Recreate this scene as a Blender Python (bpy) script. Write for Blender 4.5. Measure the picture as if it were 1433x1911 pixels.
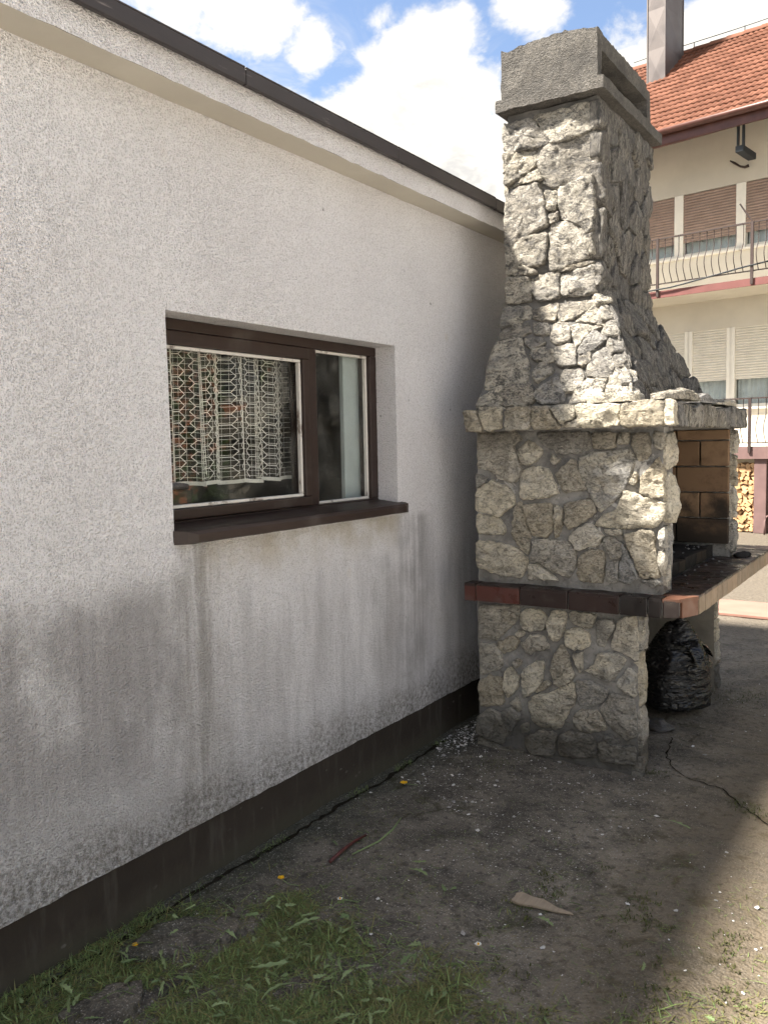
import bpy, math, random
from math import sin, cos, pi, radians
from mathutils import Vector, Matrix, noise
for o in list(bpy.data.objects): bpy.data.objects.remove(o)
S = bpy.context.scene
COL = S.collection

# ------------------------------------------------------------------ camera
cam_d = bpy.data.cameras.new('camera'); cam = bpy.data.objects.new('camera', cam_d); COL.objects.link(cam)
YAW, PITCH, ROLL = -0.582156, -0.0795362, -0.0197904
fw = Vector((sin(YAW)*cos(PITCH), cos(YAW)*cos(PITCH), sin(PITCH)))
rt = Vector((cos(YAW), -sin(YAW), 0)); up = rt.cross(fw)
rt2 = rt*cos(ROLL) + up*sin(ROLL); up2 = -rt*sin(ROLL) + up*cos(ROLL)
m = Matrix((rt2, up2, -fw)).transposed().to_4x4(); m.translation = (2.26, 0, 1.6)
cam.matrix_world = m
cam_d.sensor_fit = 'VERTICAL'; cam_d.sensor_height = 36.0; cam_d.lens = 36.0*1592.176/1911.0
cam_d.clip_start = 0.05; cam_d.clip_end = 2000
S.camera = cam
S.cycles.max_bounces = 6; S.cycles.diffuse_bounces = 3; S.cycles.glossy_bounces = 3; S.cycles.transparent_max_bounces = 12
S.cycles.adaptive_threshold = 0.03; S.cycles.caustics_reflective = False; S.cycles.caustics_refractive = False

# ------------------------------------------------------------------ light
SUN = Vector((-0.45, -0.36, 0.845)).normalized()
sun_d = bpy.data.lights.new('sun', 'SUN'); sun_d.energy = 2.9; sun_d.angle = radians(5.0); sun_d.color = (1.0, 0.93, 0.82)
sun = bpy.data.objects.new('sun', sun_d); COL.objects.link(sun)
sun.rotation_euler = SUN.to_track_quat('Z', 'Y').to_euler()
S.view_settings.view_transform = 'Standard'; S.view_settings.look = 'None'; S.view_settings.gamma = 1
S.view_settings.use_curve_mapping = False; S.view_settings.exposure = 2.84

# node helper: a tiny builder so each material stays readable
class NT:
    def __init__(s, tree): s.t = tree; s.n = tree.nodes; s.l = tree.links
    def new(s, typ, **kw):
        n = s.n.new(typ)
        for k, v in kw.items(): setattr(n, k, v)
        return n
    def put(s, sock, v):
        if isinstance(v, bpy.types.NodeSocket): s.l.new(v, sock)
        elif v is not None:
            if sock.type == 'RGBA' and len(v) == 3: v = (*v, 1)
            sock.default_value = v
    def math(s, op, a, b=None, c=None, clamp=False):
        n = s.new('ShaderNodeMath', operation=op, use_clamp=clamp)
        s.put(n.inputs[0], a)
        if b is not None: s.put(n.inputs[1], b)
        if c is not None: s.put(n.inputs[2], c)
        return n.outputs[0]
    def vmath(s, op, a, b=None):
        n = s.new('ShaderNodeVectorMath', operation=op); s.put(n.inputs[0], a)
        if b is not None: s.put(n.inputs[1], b)
        return n.outputs['Value'] if op in ('DISTANCE', 'LENGTH', 'DOT_PRODUCT') else n.outputs[0]
    def map(s, v, a, b, c=0.0, d=1.0, smooth=True):
        n = s.new('ShaderNodeMapRange', interpolation_type='SMOOTHSTEP' if smooth else 'LINEAR')
        for i, x in enumerate((v, a, b, c, d)): s.put(n.inputs[i], x)
        return n.outputs[0]
    def noise(s, vec, scale, detail=4, rough=.55, dist=0):
        n = s.new('ShaderNodeTexNoise'); s.put(n.inputs['Vector'], vec)
        n.inputs['Scale'].default_value = scale; n.inputs['Detail'].default_value = detail
        n.inputs['Roughness'].default_value = rough; n.inputs['Distortion'].default_value = dist
        return n.outputs['Fac']
    def voro(s, vec, scale, feature='F1', rnd=1, out='Distance'):
        n = s.new('ShaderNodeTexVoronoi', feature=feature); s.put(n.inputs['Vector'], vec)
        n.inputs['Scale'].default_value = scale; n.inputs['Randomness'].default_value = rnd
        return n.outputs[out]
    def mix(s, f, a, b, mode='MIX'):
        n = s.new('ShaderNodeMix', data_type='RGBA', blend_type=mode)
        s.put(n.inputs[0], f); s.put(n.inputs[6], a); s.put(n.inputs[7], b)
        return n.outputs[2]
    def scale(s, vec, xyz, loc=(0, 0, 0)):
        n = s.new('ShaderNodeMapping'); s.put(n.inputs[0], vec)
        n.inputs[3].default_value = xyz; n.inputs[1].default_value = loc
        return n.outputs[0]
    def xyz(s, vec):
        n = s.new('ShaderNodeSeparateXYZ'); s.put(n.inputs[0], vec); return n.outputs
    def bump(s, h, strength, dist, nrm=None):
        n = s.new('ShaderNodeBump'); s.put(n.inputs['Height'], h)
        n.inputs['Strength'].default_value = strength; n.inputs['Distance'].default_value = dist
        if nrm is not None: s.l.new(nrm, n.inputs['Normal'])
        return n.outputs[0]
    def coord(s): return s.new('ShaderNodeTexCoord').outputs['Object']
    def rand(s): return s.new('ShaderNodeObjectInfo').outputs['Random']

# ------------------------------------------------------------------ sky with cumulus
W = bpy.data.worlds.new('World'); S.world = W; W.use_nodes = True
g = NT(W.node_tree); g.n.clear()
sky = g.new('ShaderNodeTexSky', sky_type='NISHITA', sun_disc=False)
sky.sun_elevation = math.asin(SUN.z); sky.sun_rotation = math.atan2(SUN.x, SUN.y)
sky.air_density = 1.0; sky.dust_density = 0.5; sky.ozone_density = 1.2
dirv = g.new('ShaderNodeTexCoord').outputs['Generated']
dn = g.vmath('NORMALIZE', dirv)
dx = g.xyz(dn)
def sky_dir(az, el): return (cos(radians(el))*sin(radians(az)), cos(radians(el))*cos(radians(az)), sin(radians(el)))
zz = g.math('MAXIMUM', g.math('ADD', dx[2], 0.22), 0.05)
pl = g.new('ShaderNodeCombineXYZ')
g.put(pl.inputs[0], g.math('DIVIDE', dx[0], zz)); g.put(pl.inputs[1], g.math('DIVIDE', dx[1], zz)); pl.inputs[2].default_value = 3.7
big = g.noise(pl.outputs[0], 1.15, 2, .5)                       # where clouds gather, all over the sky
fl = g.noise(dn, 9.0, 7, .60, .25)                              # billows
fl2 = g.noise(g.scale(dn, (1, 1, 1.6), (4, 2, 1)), 26.0, 5, .6, .3)
wob = g.math('ADD', g.math('MULTIPLY', g.math('SUBTRACT', fl, .5), 0.105), g.math('MULTIPLY', g.math('SUBTRACT', fl2, .5), 0.05))
blobs = [(-30.6,21.8,.074),(-27.9,20.2,.058),(-33.4,19.3,.074),(-37,18.5,.057),(-28.3,16.1,.094),(-38.3,20.4,.03),(-42.8,26.2,.052),(-45.5,26.6,.052),
         (-40.2,26.6,.030),(-32.6,25.6,.02),(-36.8,23.7,.022),(-23.4,25.5,.026),(-17.5,21.5,.045),(-13.4,23.2,.036),(-10.4,23.7,.034),(-23.1,17.0,.07)]
acc = None
for az, el, r in blobs:
    d = g.vmath('DISTANCE', dn, sky_dir(az, el))
    v = g.math('SUBTRACT', r, d)
    acc = v if acc is None else g.math('MAXIMUM', acc, v)
gen = g.math('MULTIPLY', g.math('SUBTRACT', big, .46), .35)     # broad cloud field beyond the banks
# the field thins out inside the part of sky that holds the banks listed above
near = g.map(g.vmath('DISTANCE', dn, sky_dir(-29, 22)), .30, .55)
gen = g.math('MULTIPLY_ADD', g.math('SUBTRACT', near, 1), .12, gen)
dens = g.math('ADD', g.math('MAXIMUM', acc, gen), wob)
mask = g.map(dens, -0.012, 0.016)
thin = g.math('MULTIPLY', g.map(g.noise(g.scale(dn, (1, 1, 2.2), (1, 5, 2)), 7, 5, .65, .6), .50, .78), .45)
mask = g.math('MAXIMUM', mask, thin)
shade = g.math('MULTIPLY', g.map(dens, 0.015, 0.07), g.map(fl2, .42, .62))
ccol = g.mix(g.math('MULTIPLY', shade, .75), (1.0, .95, .86), (.62, .61, .60))
skyc = g.mix(1.0, sky.outputs[0], (1.0, .95, .94), 'MULTIPLY')
bg1 = g.new('ShaderNodeBackground'); g.put(bg1.inputs[0], skyc); bg1.inputs[1].default_value = 0.036
bg2 = g.new('ShaderNodeBackground'); g.put(bg2.inputs[0], ccol); bg2.inputs[1].default_value = 0.180
ms = g.new('ShaderNodeMixShader'); g.put(ms.inputs[0], mask); g.l.new(bg1.outputs[0], ms.inputs[1]); g.l.new(bg2.outputs[0], ms.inputs[2])
wo = g.new('ShaderNodeOutputWorld'); g.l.new(ms.outputs[0], wo.inputs[0])

# ------------------------------------------------------------------ materials
MATS = {}
def material(name, fn):
    mt = bpy.data.materials.new(name); mt.use_nodes = True
    t = NT(mt.node_tree); b = t.n['Principled BSDF']
    fn(t, b); MATS[name] = mt; return mt
def setp(t, b, col=None, rough=.8, nrm=None, spec=.3, metal=0):
    if col is not None: t.put(b.inputs['Base Color'], col)
    t.put(b.inputs['Roughness'], rough); b.inputs['Specular IOR Level'].default_value = spec; b.inputs['Metallic'].default_value = metal
    if nrm is not None: t.l.new(nrm, b.inputs['Normal'])
def lin(r, gg, bb): return tuple((c/255/12.92 if c/255 <= .04045 else ((c/255+.055)/1.055)**2.4) for c in (r, gg, bb))

def m_wall(t, b):
    c = t.coord(); x = t.xyz(c); Y, Z = x[1], x[2]
    grain = t.noise(c, 125, 2, .6); cell = t.voro(c, 165, 'F1'); cell2 = t.noise(c, 320, 1, .5)
    h = t.math('ADD', t.math('MULTIPLY', grain, .9), t.math('ADD', t.math('MULTIPLY', cell, .8), t.math('MULTIPLY', cell2, .35)))
    broad = t.noise(c, 1.1, 4, .6); med = t.noise(c, 5.5, 5, .6)
    streak = t.noise(t.scale(c, (1, 4.2, .7)), 1.6, 5, .62)
    streak2 = t.noise(t.scale(c, (1, 13, 1.1), (3, 1, 5)), 1.5, 4, .6)
    col = t.mix(t.map(broad, .3, .7), (.81, .79, .81), (.885, .87, .895))
    # dirt sits in the pits of the render
    pits = t.map(h, 1.02, .74)
    col = t.mix(t.math('MULTIPLY', pits, .42), col, (.30, .285, .275))
    # grey algae field low on the wall, ragged upper edge, cleaner bands where water washes it
    edge = t.math('ADD', Z, t.math('MULTIPLY_ADD', med, -.35, t.math('MULTIPLY', streak, -.45)))
    low = t.map(edge, .80, .42)
    left = t.map(t.math('ADD', Y, t.math('MULTIPLY', med, .2)), 2.32, 2.16)
    upfade = t.map(t.math('ADD', Z, t.math('MULTIPLY', med, -.12)), 1.16, .98)
    foot = t.map(Z, .30, .62)
    a1 = t.math('MULTIPLY', t.math('MULTIPLY', left, upfade), t.math('MULTIPLY_ADD', foot, .6, .4))
    a2 = t.math('MULTIPLY', low, t.map(streak, .36, .66))
    blot = t.noise(c, 2.4, 5, .62)
    alg = t.math('MAXIMUM', t.math('MULTIPLY', a1, t.map(t.math('ADD', t.math('MULTIPLY', blot, .7), t.math('MULTIPLY', streak, .3)), .28, .56)), t.math('MULTIPLY', a2, .5))
    alg = t.math('MULTIPLY', alg, t.map(streak2, .2, .75, .78, 1.0))
    col = t.mix(t.math('MULTIPLY', alg, .74), col, (.225, .212, .21))
    # run-off under both ends of the sill
    def run(y0, w, ztop, zbot, amt, cc, col):
        dist = t.math('ABSOLUTE', t.math('SUBTRACT', t.math('MULTIPLY_ADD', t.math('SUBTRACT', med, .5), .20, Y), y0))
        f = t.math('MULTIPLY', t.map(dist, w, w*.2), t.math('MULTIPLY', t.map(Z, zbot, zbot+.25), t.map(Z, ztop, ztop-.06)))
        f = t.math('MULTIPLY', f, t.map(t.math('ADD', streak2, t.math('MULTIPLY', med, .5)), .45, .95))
        return t.mix(t.math('MULTIPLY', f, amt, None, True), col, cc)
    col = run(2.19, .15, 1.29, -.2, .6, (.115, .098, .066), col)
    col = run(3.72, .22, 1.27, .3, .6, (.19, .19, .195), col)
    col = run(3.40, .16, 1.10, .35, .4, (.27, .265, .26), col)
    # ochre lichen just below the sill and splash dirt above the plinth
    oc = t.math('MULTIPLY', t.map(Z, 1.02, 1.24), t.math('MULTIPLY', t.map(Y, 2.16, 2.3), t.map(Y, 3.62, 3.5)))
    oc = t.math('MULTIPLY', oc, t.map(Z, 1.27, 1.24))
    col = t.mix(t.math('MULTIPLY', oc, t.map(med, .35, .7, .15, .6)), col, (.42, .34, .20))
    sp = t.map(t.math('ADD', Z, t.math('MULTIPLY', t.math('ADD', med, t.math('MULTIPLY', broad, .8)), -.30)), .22, .0)
    col = t.mix(t.math('MULTIPLY', sp, t.map(t.noise(c, 48, 6, .75), .38, .64, .15, .75)), col, (.095, .080, .052))
    # isolated dark specks and a few paler knocked patches
    spk = t.math('MULTIPLY', t.map(t.voro(c, 9), .075, .03), t.map(t.noise(c, 3.1, 2), .5, .62))
    col = t.mix(t.math('MULTIPLY', spk, .7), col, (.12, .115, .11))
    pal = t.math('MULTIPLY', t.map(t.voro(t.scale(c, (1, 1, .75), (2, 3, 1)), 5.5), .13, .06), t.map(t.noise(c, 2.3, 2), .52, .6))
    col = t.mix(t.math('MULTIPLY', pal, .45), col, (.74, .70, .66))
    setp(t, b, col, .93, t.bump(h, 1.0, .013), .15)
material('roughcast', m_wall)
def m_plinth(t, b):
    c = t.coord(); n = t.noise(c, 4, 6, .65); n2 = t.noise(t.scale(c, (1, 6, 1)), 3, 4)
    col = t.mix(n, (.021, .016, .0125), (.047, .038, .031))
    x = t.xyz(c)
    col = t.mix(t.math('MULTIPLY', t.map(t.math('ADD', x[2], t.math('MULTIPLY', n, -.12)), .02, -.06), .6), col, (.04, .042, .026))
    col = t.mix(t.math('MULTIPLY', t.map(n2, .52, .7), .6), col, (.072, .064, .055))
    chip = t.math('MULTIPLY', t.map(t.voro(t.scale(c, (1, .7, 1.3)), 16), .17, .11), t.map(n, .5, .62))
    col = t.mix(t.math('MULTIPLY', chip, .7), col, (.17, .16, .145))
    mud = t.map(t.math('ADD', x[2], t.math('MULTIPLY', t.noise(c, 17, 6, .75), -.16)), .05, -.05)
    col = t.mix(t.math('MULTIPLY', mud, .35), col, (.075, .064, .048))
    setp(t, b, col, .75, t.bump(t.noise(c, 60, 4, .6), .5, .004), .25)
material('plinth_paint', m_plinth)
def m_soffit(t, b):
    c = t.coord(); n = t.noise(c, 3, 6, .6)
    setp(t, b, t.mix(n, (.42, .39, .34), (.60, .57, .50)), .9, t.bump(t.noise(c, 45, 4), .4, .004), .1)
material('soffit_plaster', m_soffit)
def m_flash(t, b):
    c = t.coord(); n = t.noise(t.scale(c, (1, .25, 1)), 14, 5, .7)
    sc = t.map(t.noise(t.scale(c, (1, .12, 1), (1, 2, 3)), 22, 4, .7), .60, .72)
    col = t.mix(n, (.022, .018, .019), (.045, .038, .039)); col = t.mix(t.math('MULTIPLY', sc, .6), col, (.22, .19, .18))
    setp(t, b, col, .5, t.bump(n, .3, .003), .4)
material('roof_flashing', m_flash)

def m_stone(layered):
    def f(t, b):
        c = t.coord(); r = t.rand(); geo = t.xyz(c)
        off = t.new('ShaderNodeCombineXYZ'); t.put(off.inputs[0], t.math('MULTIPLY', r, 37)); t.put(off.inputs[1], t.math('MULTIPLY', r, 11))
        p = t.vmath('ADD', c, off.outputs[0])
        q = t.scale(p, (3.2, 3.2, .55)) if layered else t.scale(p, (1, 1, 1.5))
        n1 = t.noise(q, 5, 6, .62, .4); n2 = t.noise(q, 21, 6, .66, .5); n3 = t.noise(q, 95, 4, .65)
        r2 = t.math('FRACT', t.math('MULTIPLY', r, 7.31)); r3 = t.math('FRACT', t.math('MULTIPLY', r, 19.7))
        pale = t.mix(r2, (.72, .655, .525), (.64, .60, .53))
        grey = t.mix(r3, (.33, .33, .33), (.48, .42, .32))
        col = t.mix(t.map(t.math('ADD', n1, t.math('MULTIPLY', t.math('SUBTRACT', r, .5), .46)), .38, .66), grey, pale)
        if layered: col = t.mix(.5, col, (.33, .31, .295))
        if layered:
            strk = t.noise(t.scale(p, (9, 9, .8)), 7, 5, .7, .4)
            col = t.mix(t.math('MULTIPLY', t.map(strk, .52, .40), .8), col, (.055, .055, .058))
            col = t.mix(t.math('MULTIPLY', t.map(strk, .56, .68), .5), col, (.50, .47, .42))
        # ochre films, dark crusts; hollow and crease shade partly put into the colour
        col = t.mix(t.math('MULTIPLY', t.map(t.noise(p, 8, 4, .6), .56, .74), .25), col, (.36, .28, .14))
        col = t.mix(t.math('MULTIPLY', t.map(n2, .46, .36), .36), col, (.10, .096, .09))
        col = t.mix(t.math('MULTIPLY', t.map(n3, .46, .36), .5), col, (.07, .067, .062))
        col = t.mix(t.math('MULTIPLY', t.map(n3, .55, .66), .50), col, (.68, .63, .53))
        crease = t.map(t.math('ABSOLUTE', t.math('SUBTRACT', t.noise(q, 11, 5, .6, 1.2), .5)), .0, .022)
        col = t.mix(t.math('MULTIPLY', t.math('SUBTRACT', 1, crease), .30), col, (.07, .066, .06))
        # black lichen film on the stones that stand out in the rain, above the mantel
        old = t.math('MULTIPLY', t.map(t.math('ADD', geo[2], t.math('MULTIPLY', n1, .2)), 1.78, 1.95), t.map(t.math('ADD', t.math('MULTIPLY', n2, .6), t.math('MULTIPLY', n3, .4)), .54, .40))
        col = t.mix(t.math('MULTIPLY', old, .82), col, (.085, .083, .082))
        weathering_and_dimming = t.math('MULTIPLY', t.map(geo[2], 1.80, 1.95), t.map(n1, .30, .62, .62, .34))  # weathering grey, deepened to dim the sunlit stones above the mantel
        col = t.mix(weathering_and_dimming, col, (.155, .15, .145))
        # rising damp at the foot of the base, with a ragged edge
        damp = t.map(t.math('ADD', geo[2], t.math('MULTIPLY', n1, -.32)), .10, -.04)
        col = t.mix(t.math('MULTIPLY', damp, .72), col, (.055, .052, .046))
        # darker brown band just below the mantel
        mantel_band = t.math('MULTIPLY', t.map(t.math('ADD', geo[2], t.math('MULTIPLY', n1, .16)), 1.58, 1.74), t.map(geo[2], 1.66, 1.645))
        col = t.mix(t.math('MULTIPLY', mantel_band, .6), col, (.085, .07, .052))
        rid = t.voro(t.scale(p, (1.0, 1.0, 1.7)) if not layered else q, 17 if not layered else 9, 'F1')
        h = t.math('ADD', t.math('MULTIPLY_ADD', crease, .22, t.math('MULTIPLY', n2, 1.1)), t.math('ADD', t.math('MULTIPLY', n3, .42), t.math('MULTIPLY', rid, .45)))
        setp(t, b, col, .9, t.bump(h, 1.0, .034 if not layered else .042), .18)
    return f
material('limestone', m_stone(False)); material('layered_limestone', m_stone(True))
def m_mortar(t, b):
    c = t.coord(); x = t.xyz(c); n = t.noise(c, 7, 6, .65); n2 = t.noise(c, 60, 4, .6)
    col = t.mix(t.map(n, .3, .7), (.135, .13, .125), (.31, .30, .285))
    eff = t.math('MULTIPLY', t.map(t.noise(c, 6.5, 5, .7, .8), .55, .64), t.math('MULTIPLY', t.map(x[2], .92, 1.0), t.map(x[2], 1.62, 1.5)))
    col = t.mix(t.math('MULTIPLY', eff, .8), col, (.60, .585, .56))
    col = t.mix(t.math('MULTIPLY', t.map(n2, .45, .3), .5), col, (.08, .078, .07))
    damp = t.map(t.math('ADD', x[2], t.math('MULTIPLY', n, -.35)), .10, -.06)
    col = t.mix(t.math('MULTIPLY', damp, .75), col, (.05, .047, .042))
    dark = t.map(t.math('ADD', x[2], t.math('MULTIPLY', n, .2)), 1.74, 1.9)        # darker mortar in the stack
    col = t.mix(t.math('MULTIPLY', dark, .6), col, (.09, .088, .085))
    setp(t, b, col, .95, t.bump(t.math('ADD', n2, n), .8, .012), .1)
material('mortar', m_mortar)
def m_conc(t, b):
    c = t.coord(); v = t.noise(c, 75, 3, .7); n = t.noise(c, 6, 6, .7); n2 = t.noise(c, 150, 3, .6)
    col = t.mix(t.map(n, .3, .7), (.085, .081, .077), (.165, .154, .14))
    col = t.mix(t.math('MULTIPLY', t.map(v, .49, .40), .75), col, (.085, .082, .078))
    col = t.mix(t.math('MULTIPLY', t.map(n2, .6, .75), .5), col, (.46, .44, .41))
    setp(t, b, col, .95, t.bump(t.math('ADD', t.math('MULTIPLY', n2, .5), v), 1.0, .012), .1)
material('weathered_concrete', m_conc)
def m_tile(dark, lite, rough=.22):
    def f(t, b):
        c = t.coord(); r = t.rand(); n = t.noise(c, 9, 5, .6); n2 = t.noise(c, 70, 3)
        col = t.mix(t.math('ADD', t.math('MULTIPLY', r, .85), t.math('MULTIPLY', t.math('SUBTRACT', n, .5), .5), None, True), dark, lite)
        col = t.mix(t.math('MULTIPLY', t.map(n, .55, .72), .35), col, (.11, .10, .09))
        setp(t, b, col, t.map(t.noise(c, 14, 4), .3, .7, rough, rough+.35), t.bump(t.math('ADD', n, t.math('MULTIPLY', n2, .2)), .25, .004), .5)
    return f
material('glazed_tile', m_tile((.013, .010, .0095), (.030, .013, .010)))
material('maroon_tile', m_tile((.060, .018, .013), (.085, .024, .016)))
material('matt_edge_tile', m_tile((.20, .155, .11), (.30, .22, .15), .5))
material('orange_tile', m_tile((.11, .045, .026), (.16, .07, .04), .35))
def m_fire(t, b):
    c = t.coord(); r = t.rand(); x = t.xyz(c); n = t.noise(c, 6, 6, .65); n2 = t.noise(c, 40, 4)
    col = t.mix(r, (.14, .088, .054), (.22, .145, .09))
    col = t.mix(t.map(n, .45, .72), col, (.075, .045, .028))
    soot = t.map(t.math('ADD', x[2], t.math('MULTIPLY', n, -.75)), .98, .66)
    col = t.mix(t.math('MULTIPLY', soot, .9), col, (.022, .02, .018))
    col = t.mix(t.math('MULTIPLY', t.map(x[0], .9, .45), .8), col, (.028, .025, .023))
    setp(t, b, col, .85, t.bump(n2, .5, .005), .15)
material('firebrick', m_fire)
def m_plain(col, rough=.7, spec=.3, var=.25, sc=8, bs=0, bd=.003, metal=0):
    def f(t, b):
        c = t.coord(); n = t.noise(c, sc, 5, .6)
        d = tuple(v*(1-var) for v in col); l = tuple(min(1, v*(1+var)) for v in col)
        setp(t, b, t.mix(t.map(n, .25, .75), d, l), rough, t.bump(t.noise(c, sc*8, 4), bs, bd) if bs else None, spec, metal)
    return f
material('soot', m_plain((.022, .02, .019), .9, .1, .5, 12, .6, .008))
material('ash', m_plain((.20, .195, .19), .95, .1, .6, 60, .6, .004))
material('grey_plaster', m_plain((.19, .175, .15), .9, .1, .3, 5, .6, .006))
def m_wood(dark, lite, rough=.5):
    def f(t, b):
        c = t.coord(); n = t.noise(t.scale(c, (9, 1, 9)), 6, 6, .65, .3); n2 = t.noise(c, 5, 4)
        col = t.mix(n, dark, lite); col = t.mix(t.math('MULTIPLY', t.map(n2, .55, .75), .4), col, (.10, .085, .078))
        setp(t, b, col, rough, t.bump(n, .35, .003), .35)
    return f
material('brown_frame_paint', m_wood((.016, .0095, .008), (.038, .022, .018), .45))
def m_bead(t, b):
    c = t.coord(); n = t.noise(c, 26, 6, .7)
    setp(t, b, t.mix(t.map(t.noise(t.scale(c, (1, .3, .3)), 30, 5, .7), .34, .46), (.16, .125, .105), (.58, .555, .52)), .6, t.bump(n, .5, .003), .3)
material('worn_white_bead', m_bead)
def m_glass(t, b):
    c = t.coord(); out = t.n['Material Output']
    tr = t.new('ShaderNodeBsdfTransparent'); tr.inputs[0].default_value = (.93, .95, .94, 1)
    gl = t.new('ShaderNodeBsdfGlossy'); gl.inputs['Roughness'].default_value = .012
    t.l.new(t.bump(t.noise(c, 3, 3), .05, .004), gl.inputs['Normal'])
    fr = t.new('ShaderNodeLayerWeight'); fr.inputs[0].default_value = .5
    rf = t.math('MULTIPLY_ADD', t.math('POWER', fr.outputs['Facing'], 5), .9, .03)
    ms = t.new('ShaderNodeMixShader'); t.put(ms.inputs[0], rf)
    t.l.new(tr.outputs[0], ms.inputs[1]); t.l.new(gl.outputs[0], ms.inputs[2])
    df = t.new('ShaderNodeBsdfDiffuse'); df.inputs[0].default_value = (.5, .48, .45, 1)      # film of dust
    m2 = t.new('ShaderNodeMixShader'); t.put(m2.inputs[0], t.math('MULTIPLY', t.map(t.noise(c, 7, 5, .6), .3, .8), .07))
    t.l.new(ms.outputs[0], m2.inputs[1]); t.l.new(df.outputs[0], m2.inputs[2]); t.l.new(m2.outputs[0], out.inputs[0])
material('window_glass', m_glass)
material('curtain_thread', m_plain((.74, .69, .64), .9, .1, .08))
material('room_dark', m_plain((.10, .085, .07), .9, .1, .3, 3))
material('room_wood', m_plain((.13, .085, .055), .7, .2, .3, 5))
material('pale_board', m_plain((.45, .48, .485), .6, .3, .08, 5))

def m_ground(t, b):
    c = t.coord(); x = t.xyz(c)
    n1 = t.noise(c, .9, 6, .62, .3); n2 = t.noise(c, 4.5, 6, .65, .3); n3 = t.noise(c, 32, 5, .65); agg = t.voro(c, 95); agc = t.voro(c, 95, 'F1', 1, 'Color')
    fine = t.noise(c, 170, 3, .6)
    col = t.mix(t.map(n2, .30, .68), (.085, .075, .062), (.265, .232, .19))
    # shade beside the wall and the fireplace, put into the ground colour
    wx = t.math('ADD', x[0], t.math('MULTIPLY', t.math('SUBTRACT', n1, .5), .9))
    shade_tone = t.math('MULTIPLY', t.map(wx, 1.55, .75), t.map(x[1], 7.5, 4.8))
    col = t.mix(t.math('MULTIPLY', shade_tone, .40), col, (.036, .033, .029))
    alg = t.math('MULTIPLY', t.map(t.math('ADD', x[0], t.math('MULTIPLY', t.math('SUBTRACT', n2, .5), .22)), .30, .06), t.map(n1, .25, .5, .5, 1))
    col = t.mix(t.math('MULTIPLY', alg, .7), col, (.035, .042, .030))
    # exposed aggregate
    ac = t.xyz(agc)
    stone = t.math('MULTIPLY', t.map(agg, .36, .16), t.map(ac[0], .45, .65))
    col = t.mix(t.math('MULTIPLY', stone, t.map(n3, .35, .65, .2, .9)), col, (.42, .39, .35))
    col = t.mix(t.math('MULTIPLY', t.map(fine, .56, .68), .5), col, (.42, .38, .33))
    col = t.mix(t.math('MULTIPLY', t.map(n3, .48, .37), .6), col, (.034, .031, .027))
    moss = t.math('MULTIPLY', t.map(t.noise(c, 6.5, 6, .7, .5), .53, .64), t.map(n1, .42, .56))
    col = t.mix(t.math('MULTIPLY', moss, .75), col, (.036, .036, .016))
    # brown earth tone on the open side; colour also darkened to dim the sun patch
    sunzone_brown = t.math('MULTIPLY', t.map(t.math('ADD', x[0], t.math('MULTIPLY', t.math('SUBTRACT', n1, .5), .8)), 1.0, 1.7), t.map(n2, .3, .6, .35, .75))
    col = t.mix(sunzone_brown, col, (.105, .080, .050))
    # unseen yard given an added pale colour to bounce light onto the wall
    yard = t.map(t.math('ADD', x[0], t.math('MULTIPLY', n1, .8)), 2.3, 3.4)
    col = t.mix(t.math('MULTIPLY', yard, .85), col, t.mix(n2, (.48, .45, .41), (.60, .57, .53)))
    far = t.map(t.math('ADD', x[1], t.math('MULTIPLY', n1, 1.0)), 6.8, 8.6)
    farc = t.mix(t.map(n3, .3, .7), (.085, .072, .058), (.155, .132, .103))
    col = t.mix(t.math('MULTIPLY', far, .9), col, farc)
    h = t.math('ADD', t.math('MULTIPLY', n3, 1.2), t.math('ADD', t.math('MULTIPLY', fine, .35), t.math('MULTIPLY', agg, -.5)))
    setp(t, b, col, t.map(n2, .3, .7, .65, .95), t.bump(h, 1.0, .010), .25)
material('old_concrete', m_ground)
material('soil', m_plain((.022, .019, .014), .95, .05, .5, 30, .8, .01))
def m_leaf(a, bcol):
    def f(t, b):
        c = t.coord(); n = t.noise(c, 9, 4); n2 = t.noise(c, 160, 2)
        g2 = t.new('ShaderNodeNewGeometry').outputs['Random Per Island']
        col = t.mix(t.math('ADD', t.math('MULTIPLY', g2, .75), t.math('MULTIPLY', n, .3), None, True), a, bcol)
        setp(t, b, t.mix(t.math('MULTIPLY', n2, .3), col, (.02, .03, .01)), .6, None, .3)
        b.inputs['Subsurface Weight'].default_value = 0
    return f
material('grass', m_leaf((.045, .078, .028), (.26, .34, .115)))
material('dry_grass', m_leaf((.09, .085, .03), (.24, .22, .085)))
material('weed_leaf', m_leaf((.09, .14, .055), (.26, .32, .15)))
material('moss', m_leaf((.025, .03, .008), (.11, .12, .03)))
material('pebble', lambda t, b: setp(t, b, t.mix(t.new('ShaderNodeNewGeometry').outputs['Random Per Island'], (.20, .19, .18), (.66, .64, .62)), .8))
material('yellow_petal', m_plain((.75, .42, .02), .6, .2, .1))
material('white_petal', m_plain((.78, .77, .72), .6, .2, .05))
material('red_stem', m_plain((.075, .02, .018), .5, .35, .5, 20))
material('bare_wood', m_wood((.15, .115, .08), (.38, .31, .235), .85))
def m_bag(t, b):
    c = t.coord(); n = t.noise(t.scale(c, (1, 1, 2.8)), 13, 5, .62, .6)
    cr = t.math('ABSOLUTE', t.math('SUBTRACT', t.noise(t.scale(c, (1, 1, 2.2)), 10, 3, .5, 1.0), .5))
    setp(t, b, (.009, .009, .010), t.map(n, .3, .7, .16, .32), t.bump(t.math('MULTIPLY_ADD', cr, 1.6, t.math('MULTIPLY', n, .15)), 1.0, .022), .5)
material('black_plastic', m_bag)
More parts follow.
